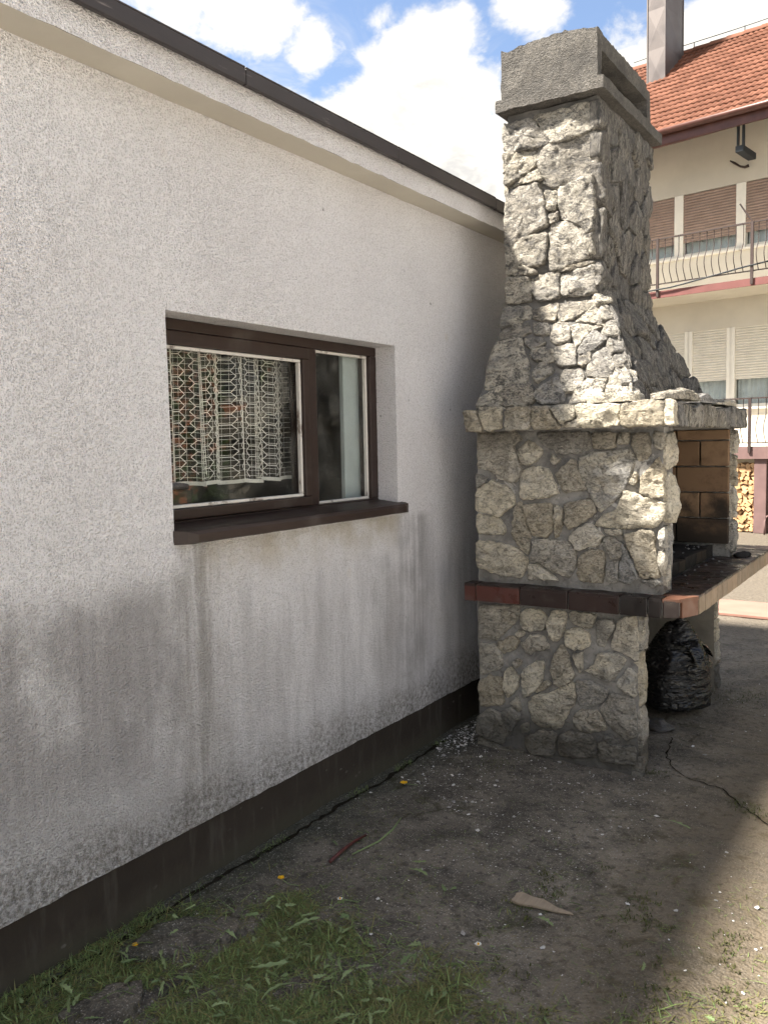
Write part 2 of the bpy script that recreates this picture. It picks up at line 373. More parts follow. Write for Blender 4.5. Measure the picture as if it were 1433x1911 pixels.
material('grey_plastic', m_plain((.075, .07, .068), .4, .4, .3, 10, .6, .02))

material('cream_render', m_plain((.58, .54, .47), .9, .1, .08, 1.2, .3, .004))
material('white_frame', m_plain((.78, .74, .66), .5, .3, .04))
material('brown_slat', m_plain((.30, .22, .18), .6, .25, .12, 6))
material('cream_slat', m_plain((.66, .62, .54), .6, .25, .05, 6))
material('dusky_red_paint', m_plain((.17, .068, .062), .6, .3, .12, 4))
material('iron', m_plain((.045, .029, .026), .55, .4, .25, 12))
material('purple_brown_paint', m_plain((.165, .105, .10), .7, .2, .15, 4))
material('brown_gutter', m_plain((.085, .035, .028), .4, .4, .25, 6))
material('black_beam', m_plain((.022, .027, .033), .6, .3, .3, 8))
def m_rooftile(t, b):
    c = t.coord(); r = t.rand(); n = t.noise(c, 20, 4)
    g2 = t.new('ShaderNodeNewGeometry').outputs['Random Per Island']
    col = t.mix(t.math('FRACT', t.math('ADD', r, g2)), (.125, .050, .030), (.19, .082, .052))
    col = t.mix(t.math('MULTIPLY', t.map(n, .5, .75), .35), col, (.10, .055, .04))
    setp(t, b, col, .8, t.bump(n, .3, .01), .2)
material('clay_tile', m_rooftile)
def m_metal(t, b):
    c = t.coord(); n = t.noise(c, 3, 4)
    setp(t, b, t.mix(n, (.095, .084, .082), (.15, .133, .129)), t.map(n, .3, .7, .45, .6), None, .5, .6)
material('sheet_metal', m_metal)
def m_win(t, b):
    setp(t, b, (.07, .08, .09), .08, None, .6)
material('dark_pane', m_win)
material('sheer_curtain', m_plain((.52, .55, .57), .9, .1, .12, 6))
material('log_end', lambda t, b: setp(t, b, t.mix(t.math('ADD', t.math('MULTIPLY', t.rand(), .7), t.math('MULTIPLY', t.noise(t.coord(), 30, 4), .4), None, True), (.30, .17, .085), (.60, .40, .22)), .9))
material('log_bark', m_plain((.085, .055, .035), .95, .1, .4, 20))
material('pink_slab', m_plain((.27, .15, .12), .85, .15, .1, 4, .3, .003))
material('hedge_leaf', m_leaf((.03, .06, .015), (.10, .17, .04)))
material('orange_render', m_plain((.62, .25, .13), .9, .1, .06, 1))

# ------------------------------------------------------------------ mesh helpers
class MB:
    def __init__(s): s.v = []; s.f = []
    def add(s, vs, fs):
        o = len(s.v); s.v += [tuple(p) for p in vs]; s.f += [tuple(i+o for i in q) for q in fs]
    def box(s, x0, x1, y0, y1, z0, z1):
        s.add([(x0,y0,z0),(x1,y0,z0),(x1,y1,z0),(x0,y1,z0),(x0,y0,z1),(x1,y0,z1),(x1,y1,z1),(x0,y1,z1)],
              [(3,2,1,0),(4,5,6,7),(0,1,5,4),(1,2,6,5),(2,3,7,6),(3,0,4,7)])
    def bar(s, a, b, w, h=None, n=4, up=Vector((0,0,1)), ph=pi/4):
        a = Vector(a); b = Vector(b); h = h or w; d = (b-a).normalized()
        if abs(d.dot(up)) > .98: up = Vector((1,0,0))
        u = d.cross(up).normalized(); v = u.cross(d)
        k = 1/cos(pi/n) if n == 4 else 1
        r = [u*cos(2*pi*i/n+ph)*w/2*k + v*sin(2*pi*i/n+ph)*h/2*k for i in range(n)]
        s.add([a+q for q in r]+[b+q for q in r], [(i,(i+1)%n,n+(i+1)%n,n+i) for i in range(n)]+[tuple(range(n))[::-1], tuple(range(n,2*n))])
    def tube(s, pts, rad, n=6):
        pts = [Vector(p) for p in pts]; vs = []; fs = []; k = len(pts)
        rad = rad if isinstance(rad, (list, tuple)) else [rad]*k
        for i, p in enumerate(pts):
            d = (pts[min(i+1,k-1)]-pts[max(i-1,0)]).normalized()
            upv = Vector((0,0,1)) if abs(d.z) < .95 else Vector((1,0,0))
            u = d.cross(upv).normalized(); v = u.cross(d)
            vs += [p+(u*cos(2*pi*j/n)+v*sin(2*pi*j/n))*rad[i] for j in range(n)]
        for i in range(k-1):
            for j in range(n): fs.append((i*n+j, i*n+(j+1)%n, (i+1)*n+(j+1)%n, (i+1)*n+j))
        fs += [tuple(range(n))[::-1], tuple(range((k-1)*n, k*n))]
        s.add(vs, fs)
    def build(s, name, mat, parent=None, smooth=False, bevel=0, **props):
        me = bpy.data.meshes.new(name); me.from_pydata(s.v, [], s.f); me.update()
        return link(name, me, mat, parent, smooth, bevel, **props)
def link(name, me, mat, parent=None, smooth=False, bevel=0, **props):
    o = bpy.data.objects.new(name, me); COL.objects.link(o)
    if mat and not me.materials: me.materials.append(MATS[mat])
    if smooth:
        for p in me.polygons: p.use_smooth = True
    if bevel:
        bv = o.modifiers.new('bevel', 'BEVEL'); bv.width = bevel; bv.segments = 2; bv.limit_method = 'ANGLE'
    if parent: o.parent = parent
    for k, v in props.items(): o[k] = v
    return o
def empty(name, loc=(0,0,0), rz=0, label=None, category=None, group=None):
    o = bpy.data.objects.new(name, None); COL.objects.link(o); o.location = loc; o.rotation_euler = (0,0,rz); o.empty_display_size = .1
    if label: o['label'] = label
    if category: o['category'] = category
    if group: o['group'] = group
    return o
def tag(o, label, category, group=None):
    o['label'] = label; o['category'] = category
    if group: o['group'] = group
    return o
def boxobj(name, mat, parent, x0, x1, y0, y1, z0, z1, bevel=0, **props):
    mb = MB(); mb.box(x0, x1, y0, y1, z0, z1); return mb.build(name, mat, parent, False, bevel, **props)
def nz(p, s, o=3): return noise.fractal(Vector(p)*s, 1.0, 2.0, o)
def axis(a, b, n): return [a+(b-a)*i/n for i in range(n+1)]
def rough_box(name, mat, parent, x0, x1, y0, y1, z0, z1, cell=.03, amp=.006, sc=14, **props):
    """box with every face gridded and pushed about by one continuous noise field, so the corners stay closed"""
    mb = MB()
    nx, ny, nzz = (max(1, int((b-a)/cell)) for a, b in ((x0,x1),(y0,y1),(z0,z1)))
    X, Y, Z = axis(x0,x1,nx), axis(y0,y1,ny), axis(z0,z1,nzz)
    def wob(p):
        v = noise.noise_vector(Vector(p)*sc)*amp + noise.noise_vector(Vector(p)*sc*.28)*amp*.7
        return (p[0]+v.x, p[1]+v.y, p[2]+v.z)
    def grid(P, na, nb, flip):
        vs = [wob(P(i, j)) for j in range(nb+1) for i in range(na+1)]
        fs = []
        for j in range(nb):
            for i in range(na):
                q = (j*(na+1)+i, j*(na+1)+i+1, (j+1)*(na+1)+i+1, (j+1)*(na+1)+i); fs.append(q[::-1] if flip else q)
        mb.add(vs, fs)
    grid(lambda i,j:(X[i],y0,Z[j]), nx, nzz, False); grid(lambda i,j:(X[i],y1,Z[j]), nx, nzz, True)
    grid(lambda i,j:(x0,Y[i],Z[j]), ny, nzz, True); grid(lambda i,j:(x1,Y[i],Z[j]), ny, nzz, False)
    grid(lambda i,j:(X[i],Y[j],z0), nx, ny, True); grid(lambda i,j:(X[i],Y[j],z1), nx, ny, False)
    return mb.build(name, mat, parent, True, **props)

def stone(name, mat, parent, poly, O, U, V, N, th, seed, fine=.017, jit=.0045, grow=1.0, amp=1.0, back=.03, **props):
    """a split-faced stone: traced outline in the plane O + u U + v V, chipped facets standing th proud along N"""
    rnd = random.Random(seed)
    cx = sum(p[0] for p in poly)/len(poly); cy = sum(p[1] for p in poly)/len(poly)
    poly = [((x-cx)*grow, (y-cy)*grow) for x, y in poly]
    ch = []
    for i, p in enumerate(poly):                      # knock the corners off
        q = poly[(i+1) % len(poly)]
        ch += [(p[0]*.92+q[0]*.08, p[1]*.92+q[1]*.08), (p[0]*.08+q[0]*.92, p[1]*.08+q[1]*.92)]
    L = [math.dist(ch[i], ch[(i+1) % len(ch)]) for i in range(len(ch))]; tot = sum(L)
    n = max(16, min(52, int(tot/fine))); pts = []; k = 0; acc = 0
    for i in range(n):
        d = tot*i/n
        while d > acc+L[k]: acc += L[k]; k += 1
        f = (d-acc)/L[k]; a, b2 = ch[k], ch[(k+1) % len(ch)]
        pts.append((a[0]+(b2[0]-a[0])*f + rnd.uniform(-jit, jit), a[1]+(b2[1]-a[1])*f + rnd.uniform(-jit, jit)))
    size = math.sqrt(max(1e-6, abs(sum(pts[i][0]*pts[(i+1)%n][1]-pts[(i+1)%n][0]*pts[i][1] for i in range(n)))/2))
    fac = []
    for _ in range(5):
        a = rnd.uniform(0, 2*pi); sl = rnd.uniform(.03, .26)*min(1, th/.03)*amp
        fac.append((cos(a)*sl, sin(a)*sl, rnd.uniform(.85, 1.35)*th))
    def H(x, y):
        h = min([th*1.15]+[c0+gx*x+gy*y for gx, gy, c0 in fac])
        p = (x+cx+seed*1.7, y+cy, seed*.37)
        q = nz(p, 11, 3)*2.6; st = math.floor(q)+min(1, max(0, (q-math.floor(q)-.5)/.18+.5))   # split layers: terraces with short risers
        h += (st*.0046 + nz(p, 30, 4)*.0050 - abs(nz(p, 19, 3))*.007)*amp
        return max(th*.30, h)
    sc = [(1, -1, 0), (1, 0, .66), (.982, 0, .93), (.90, 0, 1), (.78, 0, 1), (.65, 0, 1), (.52, 0, 1), (.38, 0, 1), (.20, 0, 1)]
    vs = []; fs = []
    O = Vector(O); U = Vector(U); V = Vector(V); N = Vector(N)
    for s_, mode, w in sc:
        for x, y in pts:
            x2, y2 = x*s_, y*s_
            h = -back if mode == -1 else H(x2, y2)*w
            if s_ > .94 and mode == 0: x2 += rnd.uniform(-1, 1)*jit*.4; y2 += rnd.uniform(-1, 1)*jit*.4
            vs.append(O+U*(cx+x2)+V*(cy+y2)+N*h)
    vs.append(O+U*cx+V*cy+N*H(0, 0))
    R = len(sc)
    for r in range(R-1):
        for i in range(n):
            j = (i+1) % n; fs.append((r*n+i, r*n+j, (r+1)*n+j, (r+1)*n+i))
    for i in range(n): fs.append(((R-1)*n+i, (R-1)*n+(i+1) % n, R*n))
    area = sum(pts[i][0]*pts[(i+1)%n][1]-pts[(i+1)%n][0]*pts[i][1] for i in range(n))
    if (area > 0) != (U.cross(V).dot(N) > 0): fs = [f[::-1] for f in fs]
    mb = MB(); mb.add(vs, fs)
    return mb.build(name, mat, parent, True, **props)

def voronoi_cells(bound, n, seed, gap, aspect=1.0, relax=2):
    rnd = random.Random(seed)
    xs = [p[0] for p in bound]; ys = [p[1] for p in bound]
    def inside(x, y):
        return all((bound[(i+1)%len(bound)][0]-a[0])*(y-a[1])-(bound[(i+1)%len(bound)][1]-a[1])*(x-a[0]) > 0 for i, a in enumerate(bound))
    P = []
    while len(P) < n:
        best = None
        for _ in range(12):
            q = (rnd.uniform(min(xs), max(xs)), rnd.uniform(min(ys), max(ys)))
            if not inside(*q): continue
            d = min([math.hypot((q[0]-p[0])*aspect, q[1]-p[1]) for p in P] or [9])
            if best is None or d > best[0]: best = (d, q)
        if best: P.append(best[1])
    def clip(poly, a, b2, c0):
        out = []
        for i, p in enumerate(poly):
            q = poly[(i+1) % len(poly)]; dp = a*p[0]+b2*p[1]-c0; dq = a*q[0]+b2*q[1]-c0
            if dp <= 0: out.append(p)
            if dp*dq < 0:
                f = dp/(dp-dq); out.append((p[0]+(q[0]-p[0])*f, p[1]+(q[1]-p[1])*f))
        return out
    cells = []
    for i, p in enumerate(P):
        c = list(bound)
        for j, q in enumerate(P):
            if i == j or len(c) < 3: continue
            ax, ay = (q[0]-p[0])*aspect**2, q[1]-p[1]; mx, my = (p[0]+q[0])/2, (p[1]+q[1])/2
            l = math.hypot(ax, ay); c = clip(c, ax/l, ay/l, (ax*mx+ay*my)/l - gap/2)
        if len(c) >= 3: cells.append(c)
    return cells
CHIMNEY_STONES = [[(0.292,3.237),(0.427,3.244),(0.449,3.233),(0.55,3.103),(0.507,3.089),(0.321,3.096),(0.295,3.125)],
  [(0.46,3.25),(0.739,3.252),(0.767,3.208),(0.771,3.121),(0.614,3.09),(0.564,3.097),(0.521,3.158)],
  [(0.488,3.082),(0.571,3.092),(0.621,3.079),(0.769,3.112),(0.774,2.91),(0.563,2.877),(0.52,2.908),(0.506,2.95),(0.481,3.014)],
  [(0.366,3.09),(0.466,3.087),(0.473,3.003),(0.35,2.945),(0.301,2.934),(0.297,2.975)],
  [(0.294,3.098),(0.355,3.086),(0.293,2.982)],
  [(0.358,2.934),(0.477,2.982),(0.513,2.922),(0.403,2.922),(0.327,2.922)],
  [(0.312,2.898),(0.476,2.909),(0.52,2.795),(0.526,2.701),(0.423,2.666),(0.294,2.613),(0.295,2.784)],
  [(0.52,2.868),(0.581,2.854),(0.584,2.784),(0.563,2.761),(0.527,2.774)],
  [(0.592,2.862),(0.769,2.898),(0.776,2.752),(0.769,2.644),(0.745,2.628),(0.655,2.7),(0.605,2.715),(0.599,2.802)],
  [(0.548,2.691),(0.648,2.695),(0.738,2.622),(0.738,2.505),(0.561,2.469),(0.54,2.478),(0.544,2.611)],
  [(0.301,2.605),(0.423,2.649),(0.526,2.654),(0.522,2.547),(0.503,2.503),(0.422,2.5),(0.304,2.508)],
  [(0.3,2.495),(0.407,2.509),(0.474,2.466),(0.399,2.462),(0.304,2.47)],
  [(0.742,2.609),(0.773,2.624),(0.779,2.519),(0.749,2.517)],
  [(0.541,2.745),(0.588,2.751),(0.588,2.711),(0.548,2.697)],
  [(0.304,2.46),(0.422,2.446),(0.44,2.396),(0.436,2.328),(0.303,2.325)],
  [(0.44,2.43),(0.503,2.453),(0.587,2.453),(0.59,2.332),(0.539,2.317),(0.473,2.328),(0.444,2.382)],
  [(0.605,2.437),(0.779,2.465),(0.783,2.321),(0.619,2.332),(0.601,2.371)],
  [(0.576,2.469),(0.776,2.487),(0.776,2.472),(0.605,2.447)],
  [(0.786,2.46),(0.813,2.463),(0.817,2.379),(0.786,2.356)]]
HOOD_STONES = [[(0.292,0.607),(0.435,0.598),(0.445,0.528),(0.288,0.48),(0.288,0.554)],
  [(0.458,0.579),(0.594,0.594),(0.592,0.543),(0.587,0.492),(0.469,0.517)],
  [(0.601,0.594),(0.756,0.592),(0.813,0.583),(0.764,0.546),(0.682,0.493),(0.615,0.492),(0.6,0.542)],
  [(0.766,0.534),(0.821,0.574),(0.85,0.52),(0.852,0.481),(0.812,0.455),(0.698,0.483)],
  [(0.86,0.473),(0.898,0.423),(0.889,0.371),(0.849,0.436),(0.82,0.45)],
  [(0.466,0.493),(0.56,0.479),(0.568,0.415),(0.487,0.423)],
  [(0.581,0.465),(0.612,0.489),(0.666,0.467),(0.693,0.367),(0.615,0.352),(0.584,0.386)],
  [(0.681,0.462),(0.795,0.438),(0.843,0.429),(0.787,0.404),(0.731,0.326),(0.705,0.382)],
  [(0.74,0.317),(0.805,0.417),(0.885,0.356),(0.834,0.316),(0.759,0.285)],
  [(0.299,0.462),(0.367,0.504),(0.434,0.505),(0.466,0.437),(0.385,0.413),(0.297,0.414)],
  [(0.438,0.408),(0.535,0.402),(0.563,0.364),(0.488,0.34),(0.454,0.367)],
  [(0.287,0.39),(0.416,0.406),(0.441,0.336),(0.481,0.262),(0.496,0.146),(0.409,0.144),(0.275,0.137),(0.266,0.216),(0.267,0.32)],
  [(0.49,0.332),(0.56,0.341),(0.614,0.321),(0.625,0.259),(0.531,0.266),(0.497,0.292)],
  [(0.62,0.328),(0.685,0.353),(0.723,0.334),(0.741,0.227),(0.681,0.216),(0.633,0.25),(0.622,0.297)],
  [(0.747,0.271),(0.805,0.289),(0.816,0.243),(0.777,0.217),(0.755,0.226)],
  [(0.519,0.213),(0.569,0.255),(0.623,0.228),(0.629,0.198),(0.553,0.15),(0.532,0.166)],
  [(0.82,0.28),(0.899,0.325),(0.943,0.248),(0.92,0.148),(0.827,0.154),(0.807,0.177)],
  [(0.691,0.201),(0.779,0.202),(0.796,0.141),(0.752,0.085),(0.705,0.081),(0.681,0.156)],
  [(0.563,0.096),(0.66,0.18),(0.701,0.081),(0.715,0.022),(0.605,0.02),(0.563,0.059)],
  [(0.81,0.137),(0.908,0.138),(0.894,0.063),(0.822,0.024),(0.742,0.02),(0.76,0.078)],
  [(0.927,0.14),(0.97,0.216),(1.016,0.162),(1.041,0.055),(0.995,0.029),(0.91,0.041)],
  [(0.258,0.075),(0.367,0.131),(0.411,0.059),(0.376,0.016),(0.247,0.022)],
  [(0.405,0.129),(0.528,0.129),(0.562,0.044),(0.521,0.016),(0.398,0.015)],
  [(0.906,0.347),(0.937,0.292),(0.965,0.231),(0.949,0.254)]]
MANTEL_STONES = [[(0.213,1.76),(0.285,1.757),(0.317,1.666),(0.314,1.649),(0.227,1.652)],
  [(0.293,1.77),(0.425,1.768),(0.417,1.663),(0.358,1.652),(0.329,1.672)],
  [(0.447,1.764),(0.574,1.769),(0.57,1.663),(0.438,1.65)],
  [(0.588,1.762),(0.67,1.762),(0.683,1.72),(0.727,1.662),(0.669,1.654),(0.587,1.656)],
  [(0.68,1.764),(0.803,1.769),(0.803,1.709),(0.737,1.677),(0.71,1.713)],
  [(0.743,1.673),(0.809,1.699),(0.829,1.662),(0.737,1.661)],
  [(0.81,1.765),(1.009,1.763),(1.01,1.666),(0.906,1.657),(0.835,1.662),(0.813,1.703)],
  [(1.027,1.759),(1.115,1.77),(1.21,1.766),(1.213,1.66),(1.031,1.656),(1.021,1.708)],
  [(1.219,1.766),(1.253,1.77),(1.265,1.659),(1.219,1.66)]]
FIREBOX_STONES = [[(0.253,1.648),(0.462,1.647),(0.49,1.603),(0.446,1.577),(0.489,1.456),(0.459,1.396),(0.378,1.409),(0.311,1.46),(0.25,1.47)],
  [(0.475,1.556),(0.533,1.605),(0.604,1.555),(0.575,1.496),(0.496,1.48)],
  [(0.576,1.641),(0.842,1.637),(0.842,1.561),(0.788,1.54),(0.694,1.537),(0.604,1.581)],
  [(0.858,1.634),(0.971,1.634),(0.965,1.56),(0.861,1.555)],
  [(1.046,1.629),(1.12,1.631),(1.133,1.53),(1.084,1.493),(1.059,1.537),(1.04,1.574)],
  [(0.785,1.511),(0.874,1.542),(1.028,1.553),(1.053,1.506),(1.028,1.407),(0.99,1.344),(0.894,1.259),(0.835,1.36),(0.802,1.424)],
  [(0.242,1.439),(0.311,1.412),(0.241,1.359)],
  [(0.241,1.352),(0.326,1.405),(0.415,1.368),(0.444,1.342),(0.451,1.288),(0.369,1.224),(0.24,1.248)],
  [(0.492,1.436),(0.532,1.469),(0.631,1.466),(0.659,1.397),(0.683,1.345),(0.631,1.325),(0.488,1.312)],
  [(0.666,1.437),(0.714,1.476),(0.762,1.514),(0.795,1.431),(0.828,1.367),(0.714,1.346)],
  [(0.652,1.535),(0.7,1.508),(0.666,1.476),(0.645,1.495)],
  [(0.24,1.228),(0.346,1.217),(0.391,1.184),(0.398,1.13),(0.238,1.13)],
  [(0.435,1.131),(0.459,1.281),(0.488,1.295),(0.516,1.195),(0.537,1.142),(0.529,1.034),(0.486,1.052)],
  [(0.499,1.282),(0.651,1.292),(0.658,1.2),(0.63,1.126),(0.552,1.129),(0.516,1.222)],
  [(0.72,1.294),(0.841,1.319),(0.874,1.259),(0.808,1.205),(0.734,1.163),(0.717,1.215)],
  [(0.665,1.279),(0.7,1.28),(0.706,1.189),(0.678,1.122),(0.665,1.147)],
  [(0.238,1.088),(0.383,1.081),(0.442,1.07),(0.522,1.007),(0.485,0.916),(0.404,0.917),(0.236,0.955)],
  [(0.559,1.11),(0.671,1.115),(0.733,1.104),(0.774,1.048),(0.767,0.995),(0.74,0.934),(0.671,0.949),(0.586,0.997),(0.547,1.001)],
  [(0.529,0.987),(0.586,0.984),(0.664,0.928),(0.685,0.913),(0.521,0.912)],
  [(0.74,1.138),(0.835,1.206),(0.907,1.145),(0.894,1.106),(0.788,1.068),(0.74,1.111)],
  [(0.788,1.035),(0.848,1.078),(0.907,1.068),(0.914,1.004),(0.907,0.92),(0.808,0.919),(0.781,0.93)],
  [(0.914,1.132),(0.959,1.14),(0.997,1.111),(0.991,1.04),(0.946,1.038),(0.914,1.094)],
  [(0.923,1.017),(0.985,1.027),(0.979,0.925),(0.933,0.928)],
  [(0.98,1.631),(1.034,1.63),(1.031,1.58),(0.98,1.572)],
  [(0.874,1.195),(0.907,1.247),(0.971,1.268),(1.015,1.363),(1.09,1.333),(1.191,1.304),(1.188,1.23),(1.14,1.195),(0.946,1.184)],
  [(1.084,1.351),(1.09,1.426),(1.169,1.517),(1.19,1.438),(1.194,1.335),(1.139,1.327)],
  [(1.01,1.149),(1.103,1.178),(1.152,1.167),(1.153,1.099),(1.178,0.964),(1.086,0.958),(1.06,1.026)],
  [(0.997,1.117),(1.054,1.025),(1.079,0.951),(1.023,0.922),(0.985,0.932)],
  [(1.165,1.174),(1.195,1.194),(1.198,1.096),(1.174,1.107)],
  [(1.034,1.4),(1.065,1.45),(1.071,1.401),(1.059,1.382)],
  [(1.165,1.081),(1.198,1.077),(1.196,0.99),(1.181,0.971)],
  [(0.907,1.173),(0.997,1.177),(0.997,1.152),(0.946,1.149)],
  [(1.086,0.942),(1.166,0.957),(1.19,0.934),(1.142,0.915)],
  [(1.147,1.633),(1.192,1.626),(1.186,1.553),(1.15,1.56)]]
BASE_STONES = [[(0.253,0.752),(0.469,0.765),(0.469,0.703),(0.401,0.633),(0.34,0.578),(0.247,0.575)],
  [(0.476,0.724),(0.513,0.758),(0.592,0.755),(0.628,0.718),(0.599,0.654),(0.512,0.645),(0.483,0.683)],
  [(0.62,0.69),(0.656,0.761),(0.719,0.76),(0.725,0.714),(0.697,0.631),(0.662,0.607),(0.634,0.638)],
  [(0.739,0.762),(0.861,0.767),(0.874,0.749),(0.848,0.687),(0.807,0.689),(0.739,0.716)],
  [(0.881,0.736),(0.953,0.743),(0.973,0.713),(0.934,0.657),(0.914,0.603),(0.874,0.618)],
  [(0.985,0.746),(1.068,0.774),(1.072,0.557),(1.024,0.577),(0.947,0.606)],
  [(0.347,0.558),(0.431,0.612),(0.475,0.586),(0.452,0.549),(0.385,0.509)],
  [(0.453,0.625),(0.483,0.646),(0.505,0.631),(0.475,0.603)],
  [(0.482,0.573),(0.541,0.628),(0.599,0.627),(0.634,0.57),(0.57,0.549),(0.519,0.522)],
  [(0.718,0.667),(0.78,0.687),(0.841,0.66),(0.841,0.601),(0.766,0.572),(0.718,0.593)],
  [(0.247,0.553),(0.332,0.556),(0.37,0.511),(0.376,0.442),(0.323,0.413),(0.249,0.382)],
  [(0.43,0.476),(0.467,0.498),(0.489,0.484),(0.452,0.441)],
  [(0.655,0.532),(0.697,0.594),(0.732,0.541),(0.759,0.431),(0.724,0.399),(0.661,0.383),(0.644,0.463)],
  [(0.759,0.551),(0.807,0.57),(0.804,0.477),(0.787,0.461)],
  [(0.861,0.511),(0.881,0.573),(0.966,0.583),(1.018,0.55),(0.953,0.444),(0.901,0.45),(0.821,0.479)],
  [(0.384,0.407),(0.414,0.447),(0.466,0.411),(0.458,0.341),(0.405,0.277),(0.383,0.33)],
  [(0.489,0.442),(0.569,0.494),(0.605,0.498),(0.597,0.402),(0.554,0.341),(0.495,0.297)],
  [(0.773,0.426),(0.847,0.43),(0.934,0.396),(0.908,0.339),(0.847,0.303),(0.793,0.308),(0.773,0.366)],
  [(0.973,0.441),(1.031,0.52),(1.069,0.499),(1.069,0.383),(1.005,0.4)],
  [(0.236,0.345),(0.299,0.382),(0.376,0.385),(0.382,0.245),(0.243,0.213)],
  [(0.517,0.273),(0.568,0.322),(0.633,0.338),(0.759,0.411),(0.766,0.324),(0.717,0.229),(0.682,0.161),(0.545,0.173)],
  [(0.888,0.296),(0.954,0.385),(1.063,0.369),(1.07,0.202),(1.025,0.168),(0.954,0.208)],
  [(0.374,0.201),(0.427,0.238),(0.479,0.197),(0.419,0.102),(0.381,0.145)],
  [(0.424,0.258),(0.458,0.306),(0.48,0.246),(0.472,0.217)],
  [(0.752,0.214),(0.786,0.274),(0.874,0.294),(0.927,0.204),(0.841,0.169),(0.786,0.179)],
  [(0.226,0.156),(0.297,0.203),(0.374,0.194),(0.404,0.1),(0.365,0.029),(0.225,0.061)],
  [(0.479,0.148),(0.516,0.175),(0.523,0.127),(0.486,0.107)],
  [(0.501,0.088),(0.582,0.137),(0.66,0.144),(0.66,0.027),(0.522,0.008)],
  [(0.682,0.134),(0.738,0.164),(0.868,0.153),(0.874,0.054),(0.681,0.024)],
  [(0.914,0.168),(0.947,0.18),(0.993,0.149),(0.947,0.128)],
  [(0.888,0.137),(0.993,0.133),(1.064,0.142),(1.064,0.051),(0.888,0.043)],
  [(0.233,0.048),(0.365,0.018),(0.485,0.022),(0.485,0.001),(0.232,-0.003)],
  [(0.547,0.339),(0.626,0.406),(0.64,0.38),(0.568,0.329)]]

# ------------------------------------------------------------------ ground: one sheet to the horizon, dense where the camera stands
def span(*seg):
    out = []
    for a, b, st in seg:
        n = max(1, round((b-a)/st)); out += [a+(b-a)*i/n for i in range(n)]
    return out+[seg[-1][1]]
gx = span((-400,-40,60),(-40,-6,6),(-6,-.3,.6),(-.3,3.2,.032),(3.2,8,.4),(8,40,5),(40,400,60))
gy = span((-400,-40,60),(-40,-4,5),(-4,1,.4),(1,5.6,.032),(5.6,9,.12),(9,22,.6),(22,60,6),(60,400,60))
def ground_z(x, y):
    k = max(0, min(1, (x+.3)/.3))*max(0, min(1, (8-x)/4))*max(0, min(1, (y+1)/2))*max(0, min(1, (12-y)/4))
    if not k: return 0.0
    d = nz((x, y, 0), 1.3, 4)*.010 + nz((x, y, 3), 9, 3)*.0035
    if y < 3.6 and x > .35:                                # the grassy bed lies a little lower than the slab
        e = y - (2.15 + .10*noise.noise(Vector((x*3, 0, 1))) + (x-.3)*-.12)
        d -= .016*max(0, min(1, .5-e/.14))
    return d*k
vs = [(x, y, ground_z(x, y)) for y in gy for x in gx]; nx_ = len(gx)
fs = [(j*nx_+i, j*nx_+i+1, (j+1)*nx_+i+1, (j+1)*nx_+i) for j in range(len(gy)-1) for i in range(nx_-1)]
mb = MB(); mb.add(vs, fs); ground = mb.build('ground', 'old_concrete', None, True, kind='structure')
# crack with soil in it
def strip(name, pts, w, mat, seed, parent, z=.004):
    rnd = random.Random(seed); P = []
    for a, b2 in zip(pts, pts[1:]):
        n = max(2, int(math.dist(a, b2)/.03))
        P += [(a[0]+(b2[0]-a[0])*i/n, a[1]+(b2[1]-a[1])*i/n) for i in range(n)]
    P.append(pts[-1]); vs = []; fs = []
    for i, p in enumerate(P):
        q = P[min(i+1, len(P)-1)]; o = P[max(i-1, 0)]; d = Vector((q[0]-o[0], q[1]-o[1])).normalized()
        j = rnd.uniform(-.008, .008); x, y = p[0]-d.y*j, p[1]+d.x*j
        ww = w*rnd.uniform(.35, 1.3)
        for s_ in (-1, 1): vs.append((x-d.y*ww*s_/2, y+d.x*ww*s_/2, ground_z(x, y)+z))
    for i in range(len(P)-1): fs.append((2*i, 2*i+1, 2*i+3, 2*i+2)[::-1])
    m2 = MB(); m2.add(vs, fs); return m2.build(name, mat, parent)
strip('crack', [(1.08,4.55),(1.12,4.28),(1.20,4.12),(1.30,4.02),(1.45,3.97),(1.56,3.84),(1.68,3.72),(1.85,3.62)], .008, 'soil', 1, ground)
strip('joint', [(.05,1.0),(.055,1.8),(.05,2.4),(.06,3.0),(.05,3.9)], .022, 'soil', 2, ground)

# ------------------------------------------------------------------ garage
garage = empty('garage', (0,0,0), 0, 'white roughcast garage with a brown plinth and a dark metal roof edge', 'garage')
Y0, Y1, ZP, ZT = -1.6, 6.4, .215, 2.79
WY0, WY1, WZ0, WZ1 = 2.09, 3.56, 1.305, 2.076
ys = span((Y0,1,.10),(1,WY0,.035),(WY0,WY1,.035),(WY1,Y1,.04)); zs = span((ZP,WZ0,.035),(WZ0,WZ1,.035),(WZ1,ZT,.04))
def wall_x(y, z):
    e = 1
    return nz((y, z, 5), 2.2, 3)*.0035 + nz((y, z, 8), 16, 2)*.0012
vs = [(wall_x(y, z), y, z + (.006*noise.noise(Vector((y*14, 1, 1))) if z == ZP else 0)) for z in zs for y in ys]; ny_ = len(ys)
hole = lambda j, i: WY0-1e-6 <= ys[i] < WY1-1e-6 and WZ0-1e-6 <= zs[j] < WZ1-1e-6
fs = [(j*ny_+i, j*ny_+i+1, (j+1)*ny_+i+1, (j+1)*ny_+i) for j in range(len(zs)-1) for i in range(ny_-1) if not hole(j, i)]
mb = MB(); mb.add(vs, fs)
